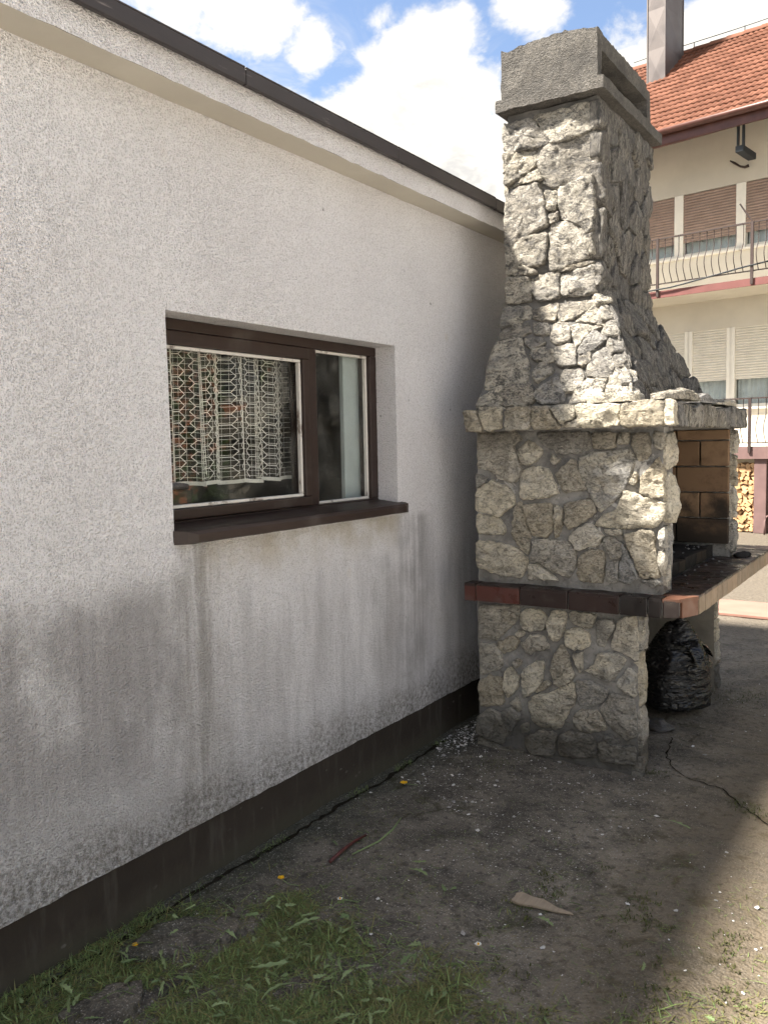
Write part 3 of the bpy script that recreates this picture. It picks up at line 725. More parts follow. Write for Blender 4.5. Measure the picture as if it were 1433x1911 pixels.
def reveal(P0, P1, n, along):          # strip of render turning into the opening
    vs = []; fs = []; k = 6
    for i in range(n+1):
        p = Vector(P0).lerp(Vector(P1), i/n)
        for j in range(k+1):
            d = j/k
            q = Vector((-.16*d if j else wall_x(p.y, p.z), p.y, p.z))
            q += Vector((0, 1, 0) if along == 'z' else (0, 0, 1))*(nz((p.y*1.1, p.z, d), 18, 3)*.004 if 0 < j else 0)
            vs.append(q)
    for i in range(n):
        for j in range(k):
            a = i*(k+1)+j; fs.append((a, a+1, a+k+2, a+k+1))
    mb.add(vs, fs)
reveal((0,WY0,WZ1), (0,WY1,WZ1), 42, 'y'); reveal((0,WY1,WZ0), (0,WY1,WZ1), 22, 'z')
reveal((0,WY0,WZ0), (0,WY0,WZ1), 22, 'z')
mb.box(-.03, -.012, Y0, Y1, ZP-.002, ZP+.012)                       # underside of the render where it overhangs the plinth
mb.build('wall', 'roughcast', garage, True)
mb = MB(); mb.box(-4.2, -.012, Y1-.2, Y1, .215, 2.79); mb.box(-4.2, -.012, Y0, Y0+.2, .215, 2.79); mb.box(-4.2, -4.0, Y0+.2, Y1-.2, .215, 2.79)
mb.build('side_wall', 'roughcast', garage)
py_ = span((Y0,1,.2),(1,5,.05),(5,Y1,.2)); pz_ = axis(-.05, .215, 6)
vs = [(-.014+nz((y, z*2, 2), 5, 4)*.005+.012*max(0,(.03-z)/.08), y, z) for z in pz_ for y in py_]; k = len(py_)
mb = MB(); mb.add(vs, [(j*k+i, j*k+i+1, (j+1)*k+i+1, (j+1)*k+i) for j in range(6) for i in range(k-1)])
mb.box(-4.18, -.03, Y0, Y1, -.05, .21)
mb.build('plinth', 'plinth_paint', garage, True)
# cornice: roughcast band standing 13 cm proud over a plain soffit
cy = span((Y0,1,.1),(1,Y1,.04)); cz = axis(2.79, 2.92, 4); k = len(cy)
mb = MB()
vs = [(.13+nz((y, z, 1), 6, 3)*.004, y, z+(.005*noise.noise(Vector((y*16, 2, 0))) if j == 0 else 0)) for j, z in enumerate(cz) for y in cy]
mb.add(vs, [(j*k+i, j*k+i+1, (j+1)*k+i+1, (j+1)*k+i) for j in range(4) for i in range(k-1)])
mb.build('cornice', 'roughcast', garage, True)
mb = MB()
vs = [(x, y, 2.79+(.005*noise.noise(Vector((y*16, 2, 0))) if x > .1 else nz((y, x, 7), 4, 3)*.004)) for x in (-.02, .05, .1295) for y in cy]
mb.add(vs, [(j*k+i, j*k+i+1, (j+1)*k+i+1, (j+1)*k+i)[::-1] for j in range(2) for i in range(k-1)])
mb.build('soffit', 'soffit_plaster', garage, True)
mb = MB()
rnd = random.Random(5)
y = Y0-.05
while y < Y1+.05:                       # lapped lengths of folded sheet
    y2 = min(Y1+.06, y+1.0); lift = rnd.uniform(-.002, .002)
    mb.box(.150, .172, y, y2-.003, 2.868+lift, 2.922+lift); mb.box(-.05, .1715, y, y2-.003, 2.9225+lift, 2.930+lift)
    y = y2
mb.build('roof_edge_trim', 'roof_flashing', garage, False, .003)
mb = MB(); mb.box(-4.3, -.051, Y0-.05, Y1+.05, 2.80, 2.926); mb.box(-.0505, .148, Y0-.05, Y1+.05, 2.895, 2.918)
mb.build('roof', 'roof_flashing', garage)
mb = MB()
mb.add([(-.165,.9,.1),(-.165,5,.1),(-3.4,5,.1),(-3.4,.9,.1),(-.165,.9,2.6),(-.165,5,2.6),(-3.4,5,2.6),(-3.4,.9,2.6)],
       [(0,1,2,3),(4,5,6,7),(0,3,7,4),(1,2,6,5),(2,3,7,6)])
mb.build('room_lining', 'room_dark', garage)

# window: outer frame, opening sash, fixed light, beads, panes, sill
XF = -.115
mb = MB()
mb.box(-.185, XF, WY0-.01, WY1+.005, 2.032, 2.074); mb.box(-.185, XF, WY0-.01, WY1+.005, 1.300, 1.330)
mb.box(-.185, XF, WY0-.01, 2.125, 1.3305, 2.0315); mb.box(-.185, XF, 3.505, WY1+.005, 1.3305, 2.0315); mb.box(-.185, XF, 3.018, 3.078, 1.3305, 2.0315)
win = mb.build('window', 'brown_frame_paint', garage, False, .004)
mb = MB(); xs_ = XF-.006
mb.box(-.19, xs_+.016, 2.128, 3.014, 1.978, 2.029); mb.box(-.19, xs_+.016, 2.128, 3.014, 1.333, 1.374)
mb.box(-.19, xs_+.016, 2.128, 2.183, 1.3745, 1.9775); mb.box(-.19, xs_+.016, 2.972, 3.014, 1.3745, 1.9775)
mb.build('sash', 'brown_frame_paint', win, False, .004)
def bead(y0, y1, z0, z1, w, x):
    mb = MB(); mb.box(x-.02, x, y0, y1, z1-w, z1); mb.box(x-.02, x, y0, y1, z0, z0+w)
    mb.box(x-.02, x, y0, y0+w, z0+w+.0005, z1-w-.0005); mb.box(x-.02, x, y1-w, y1, z0+w+.0005, z1-w-.0005)
    return mb.build('glazing_bead', 'worn_white_bead', win, False, .003)
bead(2.1835, 2.9715, 1.3750, 1.9770, .013, XF-.004); bead(3.0785, 3.5045, 1.3310, 2.0310, .012, XF-.018)
boxobj('pane', 'window_glass', win, -.152, -.148, 2.19, 2.965, 1.38, 1.972); boxobj('pane', 'window_glass', win, -.158, -.154, 3.084, 3.499, 1.336, 2.026)
vs = []; n = 40
prof = [(-.16,1.330),(-.115,1.324),(.02,1.309),(.040,1.304),(.048,1.292),(.047,1.264),(.038,1.260),(.032,1.268),(-.01,1.272),(-.16,1.27)]
for i in range(n+1):
    y = 2.085+(3.600-2.085)*i/n; cut = max(0, min(1, (.055-(y-2.085))/.055))*.045 + max(0, (.012-(3.600-y))/.012)*.012
    for x, z in prof: vs.append((min(x, .048-cut) if x > 0 else x, y, z+nz((y, x, z), 9, 2)*.0016))
k = len(prof); fs = [(i*k+j, (i+1)*k+j, (i+1)*k+(j+1)%k, i*k+(j+1)%k) for i in range(n) for j in range(k)]+[tuple(range(k)), tuple(range(n*k, n*k+k))[::-1]]
mb = MB(); mb.add(vs, fs); mb.build('sill', 'brown_frame_paint', win)
mb = MB(); mb.tube([(-.12,2.155,1.462),(-.085,2.158,1.463),(-.082,2.19,1.462),(-.082,2.24,1.458)], [.012,.013,.013,.010], 8)
mb.build('window_handle', 'grey_plastic', win, True)
mb = MB(); mb.box(-.215, -.19, 3.385, 3.54, 1.30, 2.06)
mb.build('inner_casement', 'pale_board', win, False, .004)

# net curtain: real threads, hexagon chains between plain threads, hung in soft folds
mb = MB()
def cur(u, v):                              # u along the wall, v down from the rod
    fold = sin(u*52)*.024 + sin(u*23+1)*.016 + sin(u*87+2)*.004
    return Vector((-.245+fold*(.55+.45*v/.55), u+sin(u*52+.9)*.013+sin(u*23+2)*.010, 2.03-v+.004*sin(u*40)))
def thread(a, b2, w=.0016):
    n = max(1, int(math.dist(a, b2)/.02))
    for i in range(n):
        p = [a[0]+(b2[0]-a[0])*i/n, a[1]+(b2[1]-a[1])*i/n]; q = [a[0]+(b2[0]-a[0])*(i+1)/n, a[1]+(b2[1]-a[1])*(i+1)/n]
        A, B = cur(*p), cur(*q); d = (B-A).normalized(); s_ = Vector((0, -d.z, d.y))
        if s_.length < .1: s_ = Vector((0, 0, 1))
        s_ = s_.normalized()*w/2
        mb.add([A-s_, A+s_, B+s_, B-s_], [(0,1,2,3)])
CU0, CU1, CV = 1.96, 3.065, .575
u = CU0
while u < CU1:                              # vertical threads
    thread((u, 0), (u, CV), .0017); u += .0165
v = .012
while v < CV-.01: thread((CU0, v), (CU1, v), .0017); v += .0225
hw, hh = .026, .0225
u = CU0+.02; c_ = 0
while u < CU1-.02:
    v = .02+(c_ % 2)*hh
    while v+2*hh < CV:
        for a, b2 in (((u-hw*.5, v),(u+hw*.5, v)),((u+hw*.5, v),(u+hw, v+hh)),((u+hw, v+hh),(u+hw*.5, v+2*hh)),((u-hw*.5, v),(u-hw, v+hh)),((u-hw, v+hh),(u-hw*.5, v+2*hh))): thread(a, b2, .0037)
        v += 2*hh
    u += hw*2.35 if c_ % 2 == 0 else hw*2.75
    c_ += 1
for i in range(3): thread((CU0, CV-.004+.004*i), (CU1, CV-.004+.004*i), .008)
tag(mb.build('net_curtain', 'curtain_thread'), 'white lace net curtain with hexagon chains behind the larger garage pane', 'curtain')
tag(boxobj('cupboard', 'room_wood', None, -1.0, -.45, 2.15, 2.62, .1, 1.42, .005), 'brown wooden cupboard inside the garage below the curtain hem', 'cupboard')

# ------------------------------------------------------------------ stone fireplace
fp = empty('outdoor_fireplace', (.66, 4.6, 0), 0, 'grey rubble stone garden fireplace with tall chimney beside the white garage', 'fireplace')
OFF = Vector((-.66, -4.6, 0))
def fpart(o):                                # parts are modelled in world metres; shift them under the fireplace's own origin
    o.location = OFF; return o
FRONT = dict(U=(1,0,0), V=(0,0,1), N=(0,-1,0))
SIDE = dict(U=(0,1,0), V=(0,0,1), N=(1,0,0))
base = fpart(rough_box('base_wall', 'mortar', fp, .235, 1.075, 3.955, 4.045, -.05, .79))
far_base = fpart(rough_box('base_wall', 'grey_plaster', fp, .235, 1.075, 5.54, 5.615, -.05, .79, .06))
back_base = fpart(rough_box('base_wall', 'grey_plaster', fp, .235, .31, 4.05, 5.535, -.05, .79, .06))
for i, p in enumerate(BASE_STONES): stone('stone', 'limestone', base, p, (0,3.953,0), th=.024, seed=100+i, grow=1.05, amp=.95, **FRONT)
JB = [[(3.955,.60),(4.035,.60),(4.04,.765),(3.955,.765)],[(3.955,.335),(4.045,.34),(4.04,.59),(3.955,.59)],[(3.96,.10),(4.035,.08),(4.04,.325),(3.955,.325)],[(3.985,.02),(4.05,.02),(4.05,.10),(3.98,.10)],[(3.95,-.03),(3.99,-.03),(4.0,.09),(3.955,.09)]]
for i, p in enumerate(JB): stone('stone', 'limestone', base, p, (1.076,0,0), th=.026, seed=160+i, **SIDE)
for i in range(5): stone('stone', 'limestone', far_base, [(5.545,.02+.15*i),(5.612,.02+.15*i),(5.61,.16+.15*i),(5.545,.16+.15*i)], (1.076,0,0), th=.022, seed=170+i, **SIDE)

# tiled shelf with its near corner cut off
SY0, SY1, SX0, SX1, SZ0, SZ1 = 3.875, 6.15, .20, 1.322, .795, .872
outl = [(SX0,SY0),(1.205,SY0),(1.275,3.905),(SX1,4.02),(SX1,SY1-.08),(1.22,SY1),(SX0,SY1)]
mb = MB(); n = len(outl)
mb.add([(x,y,SZ0+.004) for x,y in outl]+[(x,y,SZ1-.006) for x,y in outl], [tuple(range(n))[::-1], tuple(range(n,2*n))]+[(i,(i+1)%n,n+(i+1)%n,n+i) for i in range(n)])
shelf = fpart(mb.build('shelf', 'mortar', fp))
def tilebox(mat, a, b2, z0, z1, t=.012, parent=None):
    """edge tile on the vertical run a-b, standing proud of the shelf edge"""
    a = Vector((*a, 0)); b2 = Vector((*b2, 0)); d = (b2-a).normalized(); nn = Vector((d.y, -d.x, 0))
    rj = random.Random(hash((round(a.x,3), round(a.y,3)))); dz = rj.uniform(-.0015, .0015); pr = rj.uniform(0, .002)
    c = [a+d*.003-nn*.004, b2-d*.003-nn*.004, b2-d*.003+nn*(t+pr), a+d*.003+nn*(t+pr)]
    mb = MB(); mb.add([(p.x,p.y,z0+dz) for p in c]+[(p.x,p.y,z1+dz) for p in c], [(0,3,2,1),(4,5,6,7),(0,1,5,4),(1,2,6,5),(2,3,7,6),(3,0,4,7)])
    return mb.build('tile', mat, parent, False, .003)
fx = [.20,.268,.512,.762,1.012,1.143,1.205]
for a, b2 in zip(fx, fx[1:]): tilebox('maroon_tile' if a < .3 else 'glazed_tile', (a, SY0), (b2, SY0), SZ0-.006, SZ1-.004, parent=shelf)
tilebox('glazed_tile', (1.205,SY0), (1.275,3.905), SZ0-.006, SZ1-.004, parent=shelf)
tilebox('orange_tile', (1.275,3.905), (SX1,4.02), SZ0-.006, SZ1-.004, parent=shelf)
y = 4.02
while y < SY1-.1: tilebox('matt_edge_tile', (SX1,y), (SX1,y+.118), SZ0-.006, SZ1-.004, parent=shelf); y += .121
def toptile(x0, x1, y0, y1, mat='glazed_tile', quad=None):
    rj = random.Random(hash((round(x0,3), round(y0,3)))); dz = rj.uniform(-.0012, .0012)
    q = quad or [(x0,y0),(x1,y0),(x1,y1),(x0,y1)]; k = len(q)
    mb = MB(); mb.add([(x,y,SZ1-.012+dz) for x,y in q]+[(x,y,SZ1+.006+dz) for x,y in q], [tuple(range(k))[::-1], tuple(range(k,2*k))]+[(i,(i+1)%k,k+(i+1)%k,k+i) for i in range(k)])
    return mb.build('tile', mat, shelf, False, .003)
for a, b2 in zip(fx, fx[1:]): toptile(a+.003, b2-.003, SY0-.012, 3.952)
toptile(0, 0, 0, 0, 'orange_tile', [(1.208,SY0-.012),(1.281,3.893),(1.334,4.016),(1.10,4.016),(1.10,3.955),(1.208,3.955)])
y = 4.02
while y < SY1-.1:
    toptile(1.10, 1.333, y+.002, y+.119); 
    if y > 5.62 and y < 6.0:
        for k in range(3): toptile(.25+.28*k, .525+.28*k, y+.002, y+.119)
    y += .121

# firebox: near wall, far wall with firebricks, back wall, hearth
fire = fpart(rough_box('firebox_wall', 'mortar', fp, .238, 1.185, 3.955, 4.12, .878, 1.655))
farw = fpart(rough_box('firebox_wall', 'mortar', fp, .238, 1.185, 5.425, 5.515, .878, 1.655, .05))
backw = fpart(rough_box('firebox_wall', 'soot', fp, .238, .32, 4.125, 5.42, .878, 1.655, .06))
for i, p in enumerate(FIREBOX_STONES): stone('stone', 'limestone', fire, p, (0,3.953,0), th=.029, seed=200+i, grow=1.055, amp=1.0, **FRONT)
JF = [[(3.97,1.46),(4.10,1.47),(4.12,1.56),(4.09,1.63),(3.975,1.62),(3.955,1.55)],[(3.965,1.22),(4.07,1.20),(4.115,1.28),(4.11,1.41),(4.02,1.45),(3.96,1.42)],[(3.965,1.02),(4.05,1.03),(4.08,1.19),(3.965,1.20)],[(3.965,.90),(4.05,.90),(4.06,1.01),(3.965,1.0)]]
for i, p in enumerate(JF): stone('stone', 'limestone', fire, p, (1.186,0,0), th=(.030,.034,.020,.016)[i], seed=250+i, **SIDE)
JG = [[(5.42,1.50),(5.51,1.50),(5.51,1.64),(5.42,1.64)],[(5.42,1.32),(5.505,1.30),(5.51,1.49),(5.42,1.49)],[(5.425,1.12),(5.51,1.11),(5.505,1.30),(5.42,1.31)],[(5.42,.90),(5.51,.90),(5.51,1.10),(5.42,1.10)]]
for i, p in enumerate(JG): stone('stone', 'limestone', farw, p, (1.186,0,0), th=.03, seed=260+i, **SIDE)
rj = random.Random(3)
z = .955; row = 0
while z < 1.6:                                # firebrick lining of the far wall, facing the camera
    z1 = min(z+.157, 1.65); x = 1.182-(.17 if row % 2 else .0)
    edges = [1.182]+([x] if row % 2 else [])
    while edges[-1] > .36: edges.append(max(.33, edges[-1]-.31))
    for a, b2 in zip(edges, edges[1:]):
        if a-b2 > .02:
            p = rj.uniform(0, .006); boxobj('firebrick', 'firebrick', farw, b2+.004, a-.004, 5.398-p, 5.43, z+.004, z1-.004, .005)
    z = z1; row += 1
hearth = fpart(rough_box('hearth', 'soot', fp, .325, 1.06, 4.125, 5.39, .88, .945, .03, .005, 20))
y = 4.13; k = 0
while y < 5.38:
    boxobj('brick', 'firebrick' if k in (4, 7, 8) else 'soot', hearth, 1.062, 1.094, y, min(y+.118, 5.39), .882, .95+rj.uniform(-.006, .006), .004); y += .122; k += 1
mb = MB(); rj = random.Random(9)
for i in range(130):
    x = rj.uniform(.7, 1.28); y = rj.uniform(4.15, 5.35); z = .945 if x < 1.06 else SZ1+.006
    if 1.05 < x < 1.11 or (x > 1.11 and rj.random() < .6): continue
    r = rj.uniform(.003, .010)
    mb.add([(x+r*rj.uniform(.6,1.4)*a, y+r*rj.uniform(.6,1.4)*b2, z+r*rj.uniform(.5,1)*c+r*.4) for a, b2, c in ((1,0,0),(-1,0,0),(0,1,0),(0,-1,0),(0,0,1),(0,0,-1))], [(0,2,4),(2,1,4),(1,3,4),(3,0,4),(2,0,5),(1,2,5),(3,1,5),(0,3,5)])
mb.build('ash_crumbs', 'ash', None, False, kind='stuff', label='pale ash crumbs scattered on the hearth and shelf', category='ash')

# mantel slab and its stones
mantel = fpart(rough_box('mantel', 'mortar', fp, .215, 1.225, 3.872, 5.53, 1.652, 1.762, .03, .005))
for i, p in enumerate(MANTEL_STONES): stone('stone', 'limestone', mantel, p, (0,3.872,0), th=.034, seed=300+i, grow=1.06, **FRONT)
y = 3.86; i = 0; rj = random.Random(12)
while y < 5.52:
    w = rj.uniform(.09, .19); y2 = min(5.53, y+w); t = rj.uniform(-.008, .008)
    stone('stone', 'layered_limestone', mantel, [(y+.007,1.655+t),(y2-.007,1.652),(y2-.006+t,1.765+rj.uniform(-.02,.012)),(y+.008,1.765+rj.uniform(-.02,.012))], (1.222,0,0), th=rj.uniform(.014,.045), seed=320+i, fine=.016, **SIDE)
    y = y2; i += 1

# hood: four sloping faces, then the stones bedded on the two that are seen
HB = [(.24,3.945,1.76),(1.06,3.945,1.76),(1.06,5.40,1.76),(.24,5.40,1.76)]; HT = [(.30,4.215,2.33),(.80,4.215,2.33),(.80,5.09,2.33),(.30,5.09,2.33)]
mb = MB()
for a in range(4):
    b2 = (a+1) % 4; n1, n2 = 20, 14; vs = []
    for j in range(n2+1):
        for i in range(n1+1):
            p = Vector(HB[a]).lerp(Vector(HB[b2]), i/n1).lerp(Vector(HT[a]).lerp(Vector(HT[b2]), i/n1), j/n2)
            vs.append(p+noise.noise_vector(p*15)*.006)
    mb.add(vs, [(j*(n1+1)+i, j*(n1+1)+i+1, (j+1)*(n1+1)+i+1, (j+1)*(n1+1)+i) for j in range(n2) for i in range(n1)])
hood = fpart(mb.build('hood', 'mortar', fp, True))
sv = Vector((0,.28,.555)).normalized(); sn = Vector((0,-.555,.28)).normalized()
for i, p in enumerate(HOOD_STONES): stone('stone', 'limestone', hood, p, Vector((0,3.92,1.765))-sn*.028, U=(1,0,0), V=sv, N=sn, th=.038, seed=400+i, grow=1.11)
rv = Vector((-.26,0,.57)).normalized(); rn = Vector((.57,0,.26)).normalized(); hl = Vector((.26,0,.57)).length
cells = voronoi_cells([(3.95,.0),(5.40,.0),(5.09,hl),(4.21,hl)], 26, 7, .016, 1.0)
for i, p in enumerate(cells): stone('stone', 'layered_limestone', hood, p, Vector((1.06,0,1.76))-rn*.002, U=(0,1,0), V=rv, N=rn, th=random.Random(i).uniform(.022,.045), seed=440+i, **{})
rj = random.Random(21)                       # stones that turn the hip between the two faces
for i in range(7):
    f = (i+.5)/7; p = Vector((1.06,3.945,1.76)).lerp(Vector((.80,4.215,2.33)), f); ax = (Vector((.80,4.215,2.33))-Vector((1.06,3.945,1.76))).normalized()
    nn = Vector((.72,-.69,0)); nn = (nn-ax*nn.dot(ax)).normalized(); uu = ax.cross(nn).normalized(); w = rj.uniform(.035,.05); l = .046
    stone('stone', 'limestone', hood, [(-w,-l),(w*.8,-l*.9),(w,l),(-w*.9,l*.95)], p-nn*.012, U=uu, V=ax, N=nn, th=.04, seed=470+i)

# chimney stack
CX0, CX1, CY0, CY1, CZ0, CZ1 = .305, .785, 4.215, 5.09, 2.30, 3.285
chim = fpart(rough_box('chimney', 'mortar', fp, CX0, CX1, CY0, CY1, CZ0, CZ1, .032, .006))
for i, p in enumerate(CHIMNEY_STONES): stone('stone', 'limestone', chim, p, (0,4.212,0), th=.040, seed=500+i, grow=1.09, **FRONT)
cells = voronoi_cells([(CY0-.02,CZ0+.01),(CY1,CZ0+.01),(CY1,CZ1-.02),(CY0-.02,CZ1-.02)], 34, 11, .016, 1.25)
for i, p in enumerate(cells): stone('stone', 'layered_limestone', chim, p, (CX1-.002,0,0), th=random.Random(i+9).uniform(.02,.045), seed=540+i, **SIDE)
cells = voronoi_cells([(CZ0+.01,CY0),(CZ1-.02,CY0),(CZ1-.02,CY1),(CZ0+.01,CY1)], 18, 13, .018)
for i, p in enumerate(cells): stone('stone', 'limestone', chim, [(b2, a) for a, b2 in p], (CX0+.002,0,0), U=(0,1,0), V=(0,0,1), N=(-1,0,0), th=.02, seed=590+i)
collar = fpart(rough_box('collar', 'weathered_concrete', fp, .272, .842, 4.135, 5.15, 3.288, 3.345, .02, .005, 22))
# cap: two end walls carrying a slab, open at the long sides
mb0 = []
def ragged(name, parent, x0, x1, y0, y1, z0, z1, topamp):
    o = rough_box(name, 'weathered_concrete', parent, x0, x1, y0, y1, z0, z1, .016, .004, 30)
    for v in o.data.vertices:
        if v.co.z > z1-.02:
            v.co.z += abs(nz(v.co, 28, 3))*topamp + .028*(1-((v.co.x-.57)/.27)**2)*(topamp > .01) + (.03*max(0, (.306-v.co.x)/.02) if topamp > .01 else 0)
    return o
cap = fpart(ragged('chimney_cap', fp, .292, .802, 4.165, 4.225, 3.346, 3.575, .022))
ragged('end_wall', cap, .292, .802, 4.985, 5.045, 3.346, 3.55, .012)
ragged('cap_slab', cap, .300, .800, 4.2255, 4.9845, 3.50, 3.57, .020)
ragged('end_wall', cap, .292, .330, 4.2255, 4.9845, 3.346, 3.4995, 0)
for o in cap.children: pass
# loose slabs left lying on the mantel ledge
def loose(poly, z, th, seed, label, rx=0):
    o = stone('stone_slab', 'limestone', None, poly, (0,0,z), U=(1,0,0), V=(0,1,0), N=(0,0,1), th=th, seed=seed, back=.0, jit=.006)
    tag(o, label, 'stone slab', 'loose slabs on the fireplace mantel'); return o
loose([(.84,3.90),(1.06,3.88),(1.12,3.93),(1.05,4.0),(.88,3.99)], 1.773, .042, 601, 'thin pale stone slab on the mantel, nearest the garage')
loose([(1.10,4.03),(1.19,3.93),(1.25,4.1),(1.24,4.42),(1.15,4.40)], 1.780, .050, 602, 'dark split stone slab on the mantel corner, tallest of the loose pieces')
loose([(1.13,4.46),(1.24,4.45),(1.25,4.72),(1.14,4.75)], 1.776, .045, 603, 'cream stone slab on the mantel edge, between two darker ones')
loose([(1.11,4.80),(1.25,4.78),(1.24,5.28),(1.13,5.30)], 1.776, .042, 604, 'long grey stone slab at the far end of the mantel')

# rubbish bag under the shelf
vs = []; n = 48; rings = 30
for r in range(rings+1):
    f = r/rings; z = .52*f
    rad = .185*(min(1, (f/.10)**.5) if f < .1 else 1)*(1 if f < .55 else 1-.80*((f-.55)/.45)**1.15)
    for i in range(n):
        a = 2*pi*i/n
        d = 1+.07*sin(3*a+f*2)+.05*noise.noise(Vector((cos(a)*2, sin(a)*2, f*3)))+.05*noise.noise(Vector((cos(a)*4, sin(a)*4, f*22)))*(f > .06)
        d += .16*abs(noise.noise(Vector((cos(a)*3.2, sin(a)*3.2, f*4+3))))*(f > .5)
        vs.append((rad*d*cos(a)*1.05, rad*d*sin(a), z+.012*noise.noise(Vector((cos(a)*3, sin(a)*3, f*6+9)))+.004+(.10*max(0, cos(a-.3))**2*max(0, f-.6)*2)))
fs = [(r*n+i, r*n+(i+1)%n, (r+1)*n+(i+1)%n, (r+1)*n+i) for r in range(rings) for i in range(n)]+[tuple(range(n))[::-1], tuple(range(rings*n, rings*n+n))]
mb = MB(); mb.add(vs, fs); bag = mb.build('rubbish_bag', 'black_plastic', None, True); bag.location = (.955, 5.04, 0)
tag(bag, 'full black plastic rubbish bag standing under the tiled shelf', 'rubbish bag')
mb = MB()
for k in range(3):
    a = -0.6+k*1.1; vs = []; 
    for j in range(7):
        for i in range(5):
            f = j/6; w = (i-2)*.055*(1-.75*f)
            r = .09+.13*f
            p = Vector((cos(a)*r-sin(a)*w, sin(a)*r+cos(a)*w, .42-.10*f+.05*sin(f*pi)))
            vs.append(p+noise.noise_vector(p*14+Vector((k*3,0,0)))*.03)
    mb.add(vs, [(j*5+i, j*5+i+1, (j+1)*5+i+1, (j+1)*5+i) for j in range(6) for i in range(4)])
mb.build('bag_flap', 'black_plastic', bag, True)
mb = MB(); vs = []; n = 16
for r in range(7):
    f = r/6
    for i in range(n):
        a = 2*pi*i/n; p = Vector((cos(a)*.075*(1-f*f*.9), sin(a)*.05*(1-f*f*.9), .085*f)); vs.append(p+noise.noise_vector(p*26)*.022+Vector((0,0,.012)))
mb.add(vs, [(r*n+i, r*n+(i+1)%n, (r+1)*n+(i+1)%n, (r+1)*n+i) for r in range(6) for i in range(n)]+[tuple(range(n))[::-1], tuple(range(6*n,7*n))])
o = mb.build('crumpled_sack', 'grey_plastic', None, True); o.location = (.97, 4.66, 0); o.scale = (1.2, 1.2, .62); tag(o, 'small crumpled grey sack on the ground before the black bag', 'sack')
mb = MB(); vs = []; n = 14
for r in range(5):
    f = r/4
    for i in range(n):
        a = 2*pi*i/n; p = Vector((cos(a)*.05, sin(a)*.10, 0))*(1-.8*f*f); p.z = .022*f; vs.append(p+noise.noise_vector(p*30)*.012+Vector((0,0,.004)))
mb.add(vs, [(r*n+i, r*n+(i+1)%n, (r+1)*n+(i+1)%n, (r+1)*n+i) for r in range(4) for i in range(n)]+[tuple(range(n))[::-1], tuple(range(4*n,5*n))])
o = mb.build('charred_log', 'soot', None, True); o.location = (1.24, 5.50, SZ1+.006); tag(o, 'charred black lump of wood lying on the shelf tiles', 'charcoal')

# ------------------------------------------------------------------ house across the yard
HO, HR = (-.457, 15.127, 0), -0.1558
house = empty('house', HO, HR, 'cream two storey house with orange tiled roof and balconies behind the fireplace', 'house')
XL, XR, FY = -3.3, 6.2, 1.03
mb = MB(); UW = [-4.0+1.11*k for k in range(0, 9)]
ub = [(-2.74+1.115*k, -2.74+1.115*k+1.03) for k in range(0, 8)]       # upper bays
lb = [(-2.97+.768*k, -2.97+.768*k+.70) for k in range(0, 11)]         # lower bays
def wallband(z0, z1): mb.box(XL, XR, FY, FY+.3, z0, z1)
wallband(0, 2.09); wallband(3.545, 4.86); wallband(6.015, 7.75)
mb.box(XL, ub[0][0]-.05, FY+.001, FY+.3, 4.8605, 6.0145); mb.box(XL, lb[0][0]-.05, FY+.001, FY+.3, 2.0905, 3.5445)
mb.box(ub[-1][1]+.05, XR, FY+.001, FY+.3, 4.8605, 6.0145); mb.box(lb[-1][1]+.05, XR, FY+.001, FY+.3, 2.0905, 3.5445)
mb.box(XL, XL+.3, FY+.301, 5.07, 0, 7.75); mb.box(XR-.3, XR, FY+.301, 5.07, 0, 7.75); mb.box(XL+.301, XR-.301, 4.8, 5.07, 0, 7.75)
mb.add([(XL,FY+.01,7.7505),(XL,5.07,7.7505),(XL,3.05,9.25),(XL+.3,FY+.01,7.7505),(XL+.3,5.07,7.7505),(XL+.3,3.05,9.25)], [(0,2,1),(3,4,5),(0,3,5,2),(1,2,5,4),(0,1,4,3)])
mb.build('wall', 'cream_render', house)
def bay(x0, x1, z0, z1, zs_, mat, pitch):
    w = .05; mb = MB()
    mb.box(x0-.045, x0+w-.01, FY-.01, FY+.12, z0, z1); mb.box(x1-w+.01, x1+.045, FY-.01, FY+.12, z0, z1)
    mb.box(x0+w-.0095, x1-w+.0095, FY+.03, FY+.12, z0, z0+.055); mb.box(x0+w-.0095, x1-w+.0095, FY+.03, FY+.12, z1-.03, z1)
    o = mb.build('window', 'white_frame', house)
    boxobj('pane', 'window_glass', o, x0+w, x1-w, FY+.07, FY+.076, z0+.055, z1-.03)
    mb = MB(); n = 28; vs = []
    for j in range(2):
        for i in range(n+1): vs.append((x0+w+(x1-x0-2*w)*i/n, FY+.15+.018*sin(i*1.35), z0+.06+(z1-z0-.1)*j))
    mb.add(vs, [(i, i+1, n+2+i, n+1+i) for i in range(n)]); mb.build('curtain', 'sheer_curtain', o, True)
    mb = MB(); z = zs_; 
    while z < z1-.02:
        mb.add([(x0+w-.012,FY+.012,z),(x1-w+.012,FY+.012,z),(x1-w+.012,FY+.002,z+pitch*.45),(x0+w-.012,FY+.002,z+pitch*.45),(x1-w+.012,FY+.012,z+pitch*.93),(x0+w-.012,FY+.012,z+pitch*.93),(x1-w+.012,FY+.020,z+pitch),(x0+w-.012,FY+.020,z+pitch)],
               [(0,1,2,3),(3,2,4,5),(5,4,6,7)]); z += pitch
    mb.box(x0+w-.012, x1-w+.012, FY+.004, FY+.024, zs_-.02, zs_-.001)
    mb.build('roller_shutter', mat, o)
    boxobj('sill', 'white_frame', o, x0-.055, x1+.055, FY-.06, FY+.02, z0-.04, z0-.002)
for x0, x1 in ub: bay(x0, x1, 4.90, 6.012, 5.175, 'brown_slat', .049)
